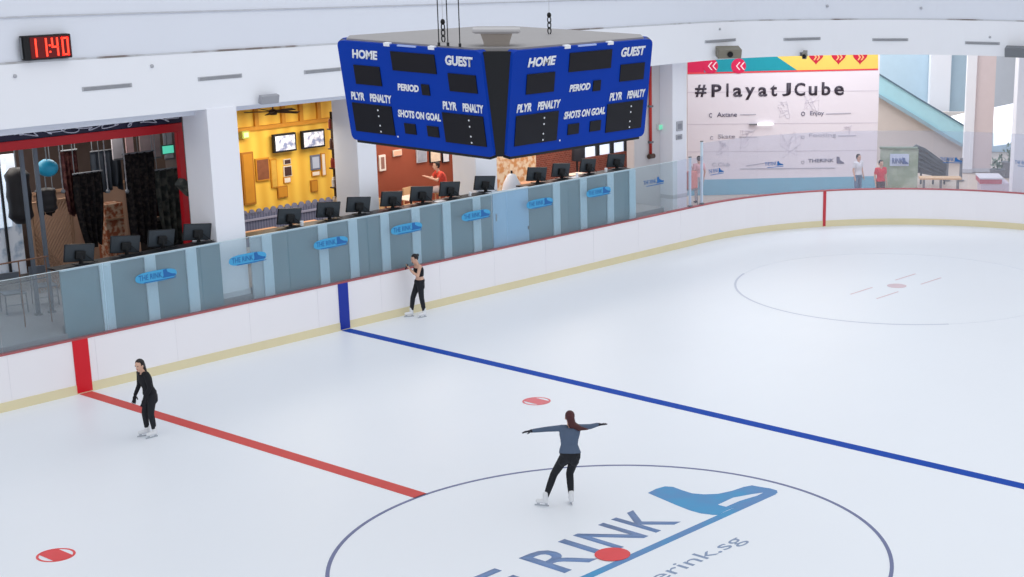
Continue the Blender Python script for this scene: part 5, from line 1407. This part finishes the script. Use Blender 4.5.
# gliding skater with outstretched arms, seen from behind
root = gz(558, 504.5)
person('skater with outstretched arms in slate blue top and black leggings, seen from behind', (root.x, root.y, 0), -0.82, dict(
    hip=(0.23, -0.07, 0.95), waist=(0.22, -0.04, 1.16), sho=(0.24, 0.02, 1.40), head=(0.235, 0.05, 1.575), face=(-0.15, 1, -0.05), headup=(0.02, 0.06, 1),
    shL=(0.08, 0.02, 1.395), shR=(0.40, 0.02, 1.40), elL=(-0.17, 0.04, 1.375), elR=(0.59, 0.12, 1.38), wrL=(-0.41, 0.06, 1.345), wrR=(0.72, 0.26, 1.37),
    handL=(-0.95, 0.1, -0.14), handR=(0.75, 0.45, -0.12), palmL=(0, 1, 0), palmR=(-0.4, 0.8, 0), curl=0.25,
    hiL=(0.14, -0.06, 0.90), hiR=(0.315, -0.06, 0.90), knL=(-0.06, 0.10, 0.53), knR=(0.215, 0.12, 0.53), anL=(-0.215, -0.06, 0.15), anR=(0.235, -0.02, 0.15),
    toeL=(-0.95, 0.3, 0), toeR=(-0.15, 0.95, 0), bum=0.05),
    0.0085, top=mat('top_slate', (84, 100, 124), 0.8, vary=0.08), sleeves='long', hair=HAIR_RED, hair_style='swing', gloves=mat('gloves_dark', (40, 40, 50), 0.8), k=1.06)
# standing skater in black near the red line
root = gz(150.5, 436.5)
person('skater in long-sleeved black top standing just behind the red line', (root.x, root.y, 0), 1.45, dict(
    hip=(0, -0.07, 0.87), waist=(0, -0.03, 1.04), sho=(0, 0.03, 1.30), head=(0.0, 0.09, 1.465), face=(-0.45, 1, -0.05), headup=(0, 0.12, 1),
    shL=(-0.15, 0.03, 1.285), shR=(0.15, 0.03, 1.285), elL=(-0.19, 0.01, 1.04), elR=(0.19, 0.04, 1.03), wrL=(-0.15, 0.13, 0.83), wrR=(0.16, 0.16, 0.85),
    handL=(0.1, 0.25, -0.9), handR=(-0.1, 0.3, -0.95), palmL=(0, 1, 0.2), palmR=(0, 1, 0.2),
    hiL=(-0.08, -0.07, 0.83), hiR=(0.08, -0.07, 0.83), knL=(-0.085, -0.01, 0.48), knR=(0.09, 0.03, 0.48), anL=(-0.09, -0.05, 0.15), anR=(0.09, 0.01, 0.15),
    toeL=(-0.05, 1, 0), toeR=(0.25, 1, 0), bum=0.05),
    0.0085, top=mat('top_black', (22, 23, 30), 0.8, vary=0.08), sleeves='long', hair_style='long', gloves=mat('gloves_black', (24, 24, 30), 0.8), k=0.95)
# standing skater with crop top looking at a phone by the boards
root = V(at(417, 313, 14.6).x, 14.6, 0)
person('skater in black crop top and black leggings by the boards, holding a phone', (root.x, root.y, 0), 1.15, dict(
    hip=(0, -0.10, 0.91), waist=(0, -0.11, 1.10), sho=(0, -0.07, 1.34), head=(0.0, 0.0, 1.505), face=(-0.25, 1, -0.35), headup=(0, 0.3, 1),
    shL=(-0.155, -0.08, 1.33), shR=(0.155, -0.08, 1.33), elL=(-0.2, 0.0, 1.10), elR=(0.2, -0.03, 1.09), wrL=(-0.07, 0.13, 1.23), wrR=(0.09, 0.12, 1.26),
    handL=(0.35, 0.4, 0.7), handR=(-0.3, 0.5, 0.75), palmL=(0.7, -0.2, -0.4), palmR=(0.7, 0.2, 0.4), curl=0.9,
    hiL=(-0.08, -0.09, 0.87), hiR=(0.08, -0.09, 0.87), knL=(-0.09, -0.11, 0.50), knR=(0.09, 0.06, 0.50), anL=(-0.10, -0.16, 0.15), anR=(0.10, 0.11, 0.15),
    toeL=(-0.3, 1, 0), toeR=(0.15, 1, 0), bum=0.04),
    0.0085, top=mat('top_black', (22, 23, 30), 0.8), crop=True, hair_style='bun')
Mr = Matrix.Translation((root.x, root.y, 0)) @ Matrix.Rotation(1.15, 4, 'Z')
t = thing('mobile_phone', 'dark phone held up in both hands by the crop-top skater', 'phone', Mr @ V(0.01, 0.215, 1.32), 1.15)
M = Matrix.Rotation(0.5, 4, 'X')
bm = NB(); box(bm, -0.038, 0.038, -0.005, 0.005, -0.075, 0.075, M, 0.003); obj('body', bm, DARKER, t, local=True)
bm = NB(); box(bm, -0.033, 0.033, -0.0065, -0.0052, -0.068, 0.068, M); obj('phone_screen', bm, mat('phone_glass', (60, 66, 80), 0.1), t, local=True)

STAND = dict(hip=(0, 0, 0.92), waist=(0, 0.01, 1.12), sho=(0, 0, 1.37), head=(0, 0.02, 1.55), shL=(-0.17, 0, 1.36), shR=(0.17, 0, 1.36), elL=(-0.22, -0.02, 1.1), elR=(0.22, -0.02, 1.1), wrL=(-0.22, 0.06, 0.87), wrR=(0.22, 0.06, 0.87),
             hiL=(-0.09, 0, 0.88), hiR=(0.09, 0, 0.88), knL=(-0.10, 0.02, 0.48), knR=(0.10, 0.02, 0.48), anL=(-0.11, 0, 0.1), anR=(0.11, 0, 0.1), toeL=(-0.1, 1, 0), toeR=(0.1, 1, 0), palmL=(0, 1, 0), palmR=(0, 1, 0), bum=0.03)
def spect(px, pyhead, zhead, label, rot, D=None, **kw):
    p = gz(px, pyhead, zhead)
    J = dict(STAND); J.update(kw.pop('J', {}))
    return person(label, (p.x, p.y, 0), rot, J, 0.014, skates=False, **kw)
spect(699, 158, 1.6, 'person in a pale pink top standing between the two white glass posts', -0.5, top=mat('top_pink', (226, 178, 186), 0.8), bottoms=mat('skirt_grey', (176, 176, 186), 0.8), hair_style='bun')
p = gz(881, 161.5, 1.62)
person('person in a bright red shirt standing at the right end of the banner', (p.x, p.y, 0), PI-0.5, STAND, 0.014, top=mat('top_red', (214, 40, 56), 0.8), bottoms=mat('trousers_brown', (72, 54, 60), 0.8), hair_style='short', skates=False)
p = gz(858.5, 155.5, 1.62)
person('person in a white top with black hair standing before the right part of the banner', (p.x, p.y, 0), PI-0.2, STAND, 0.014, top=mat('top_white', (222, 224, 232), 0.8), bottoms=mat('trousers_slate', (98, 128, 158), 0.8), hair_style='short', skates=False)
# pushchair / red bag beside the woman
p = gz(690.5, 190, 0.7)
t = thing('red_bag', 'dull red shopping bag on a stool left of the pink-clad woman', 'bag', (p.x, p.y, 0))
bx('bag_body', mat('bag_red', (206, 128, 122), 0.7), t, p.x-0.22, p.x+0.22, p.y-0.15, p.y+0.15, 0.75, 1.35, 0.04)
bm = NB(); tube(bm, [(p.x-0.1, p.y, 1.33), (p.x-0.08, p.y, 1.5), (p.x+0.08, p.y, 1.5), (p.x+0.1, p.y, 1.33)], 0.012, 6); obj('handle', bm, mat('bag_handle', (180, 96, 92), 0.7), t)
t = thing('stool', 'grey stool under the dull red shopping bag', 'stool', (p.x, p.y, 0))
bx('seat', GREY, t, p.x-0.22, p.x+0.22, p.y-0.2, p.y+0.2, 0.71, 0.75, 0.01)
for sx in (-1, 1):
    for sy in (-1, 1):
        bm = NB(); tube(bm, [(p.x+sx*0.17, p.y+sy*0.15, 0.72), (p.x+sx*0.19, p.y+sy*0.17, 0)], 0.015, 6); obj('leg', bm, GREY, t)
# diner in red seated in the brown cafe
p = at(439, 165, 18.7)
SIT = dict(hip=(0, -0.1, 0.55), waist=(0, -0.1, 0.76), sho=(0, 0.02, 1.02), head=(0, 0.09, 1.2), face=(0, 1, -0.3), shL=(-0.17, 0.02, 1.0), shR=(0.17, 0.02, 1.0), elL=(-0.22, 0.16, 0.82), elR=(0.22, 0.16, 0.82), wrL=(-0.12, 0.36, 0.9), wrR=(0.12, 0.36, 0.9),
           hiL=(-0.09, -0.06, 0.53), hiR=(0.09, -0.06, 0.53), knL=(-0.12, 0.38, 0.52), knR=(0.12, 0.38, 0.52), anL=(-0.12, 0.36, 0.1), anR=(0.12, 0.36, 0.1), toeL=(0, 1, 0), toeR=(0, 1, 0), palmL=(1, 0, 0), palmR=(1, 0, 0), bum=0.02)
person('person in a red top seated at a table in the brown cafe', (p.x, 18.7, p.z-1.22), 1.2, SIT, 0.014, top=mat('top_diner', (206, 74, 60), 0.8), bottoms=mat('trousers_pale', (190, 176, 176), 0.8), hair_style='short', skates=False)
Ms = Matrix.Translation((p.x, 18.7, 1.3)) @ Matrix.Rotation(1.2, 4, 'Z')
t = thing('wooden_stool', 'wooden stool the red-topped diner sits on', 'stool', (p.x, 18.7, 1.3), 1.2)
zs = p.z-1.22-1.3+0.43
bm = NB(); box(bm, -0.2, 0.2, -0.28, 0.12, zs-0.04, zs, None, 0.01); obj('seat', bm, WOODY, t, local=True)
for sx in (-1, 1):
    for yy in (-0.24, 0.08):
        bm = NB(); tube(bm, [(sx*0.16, yy, zs-0.03), (sx*0.17, yy, 0)], 0.018, 6); obj('leg', bm, WOODY, t, local=True)
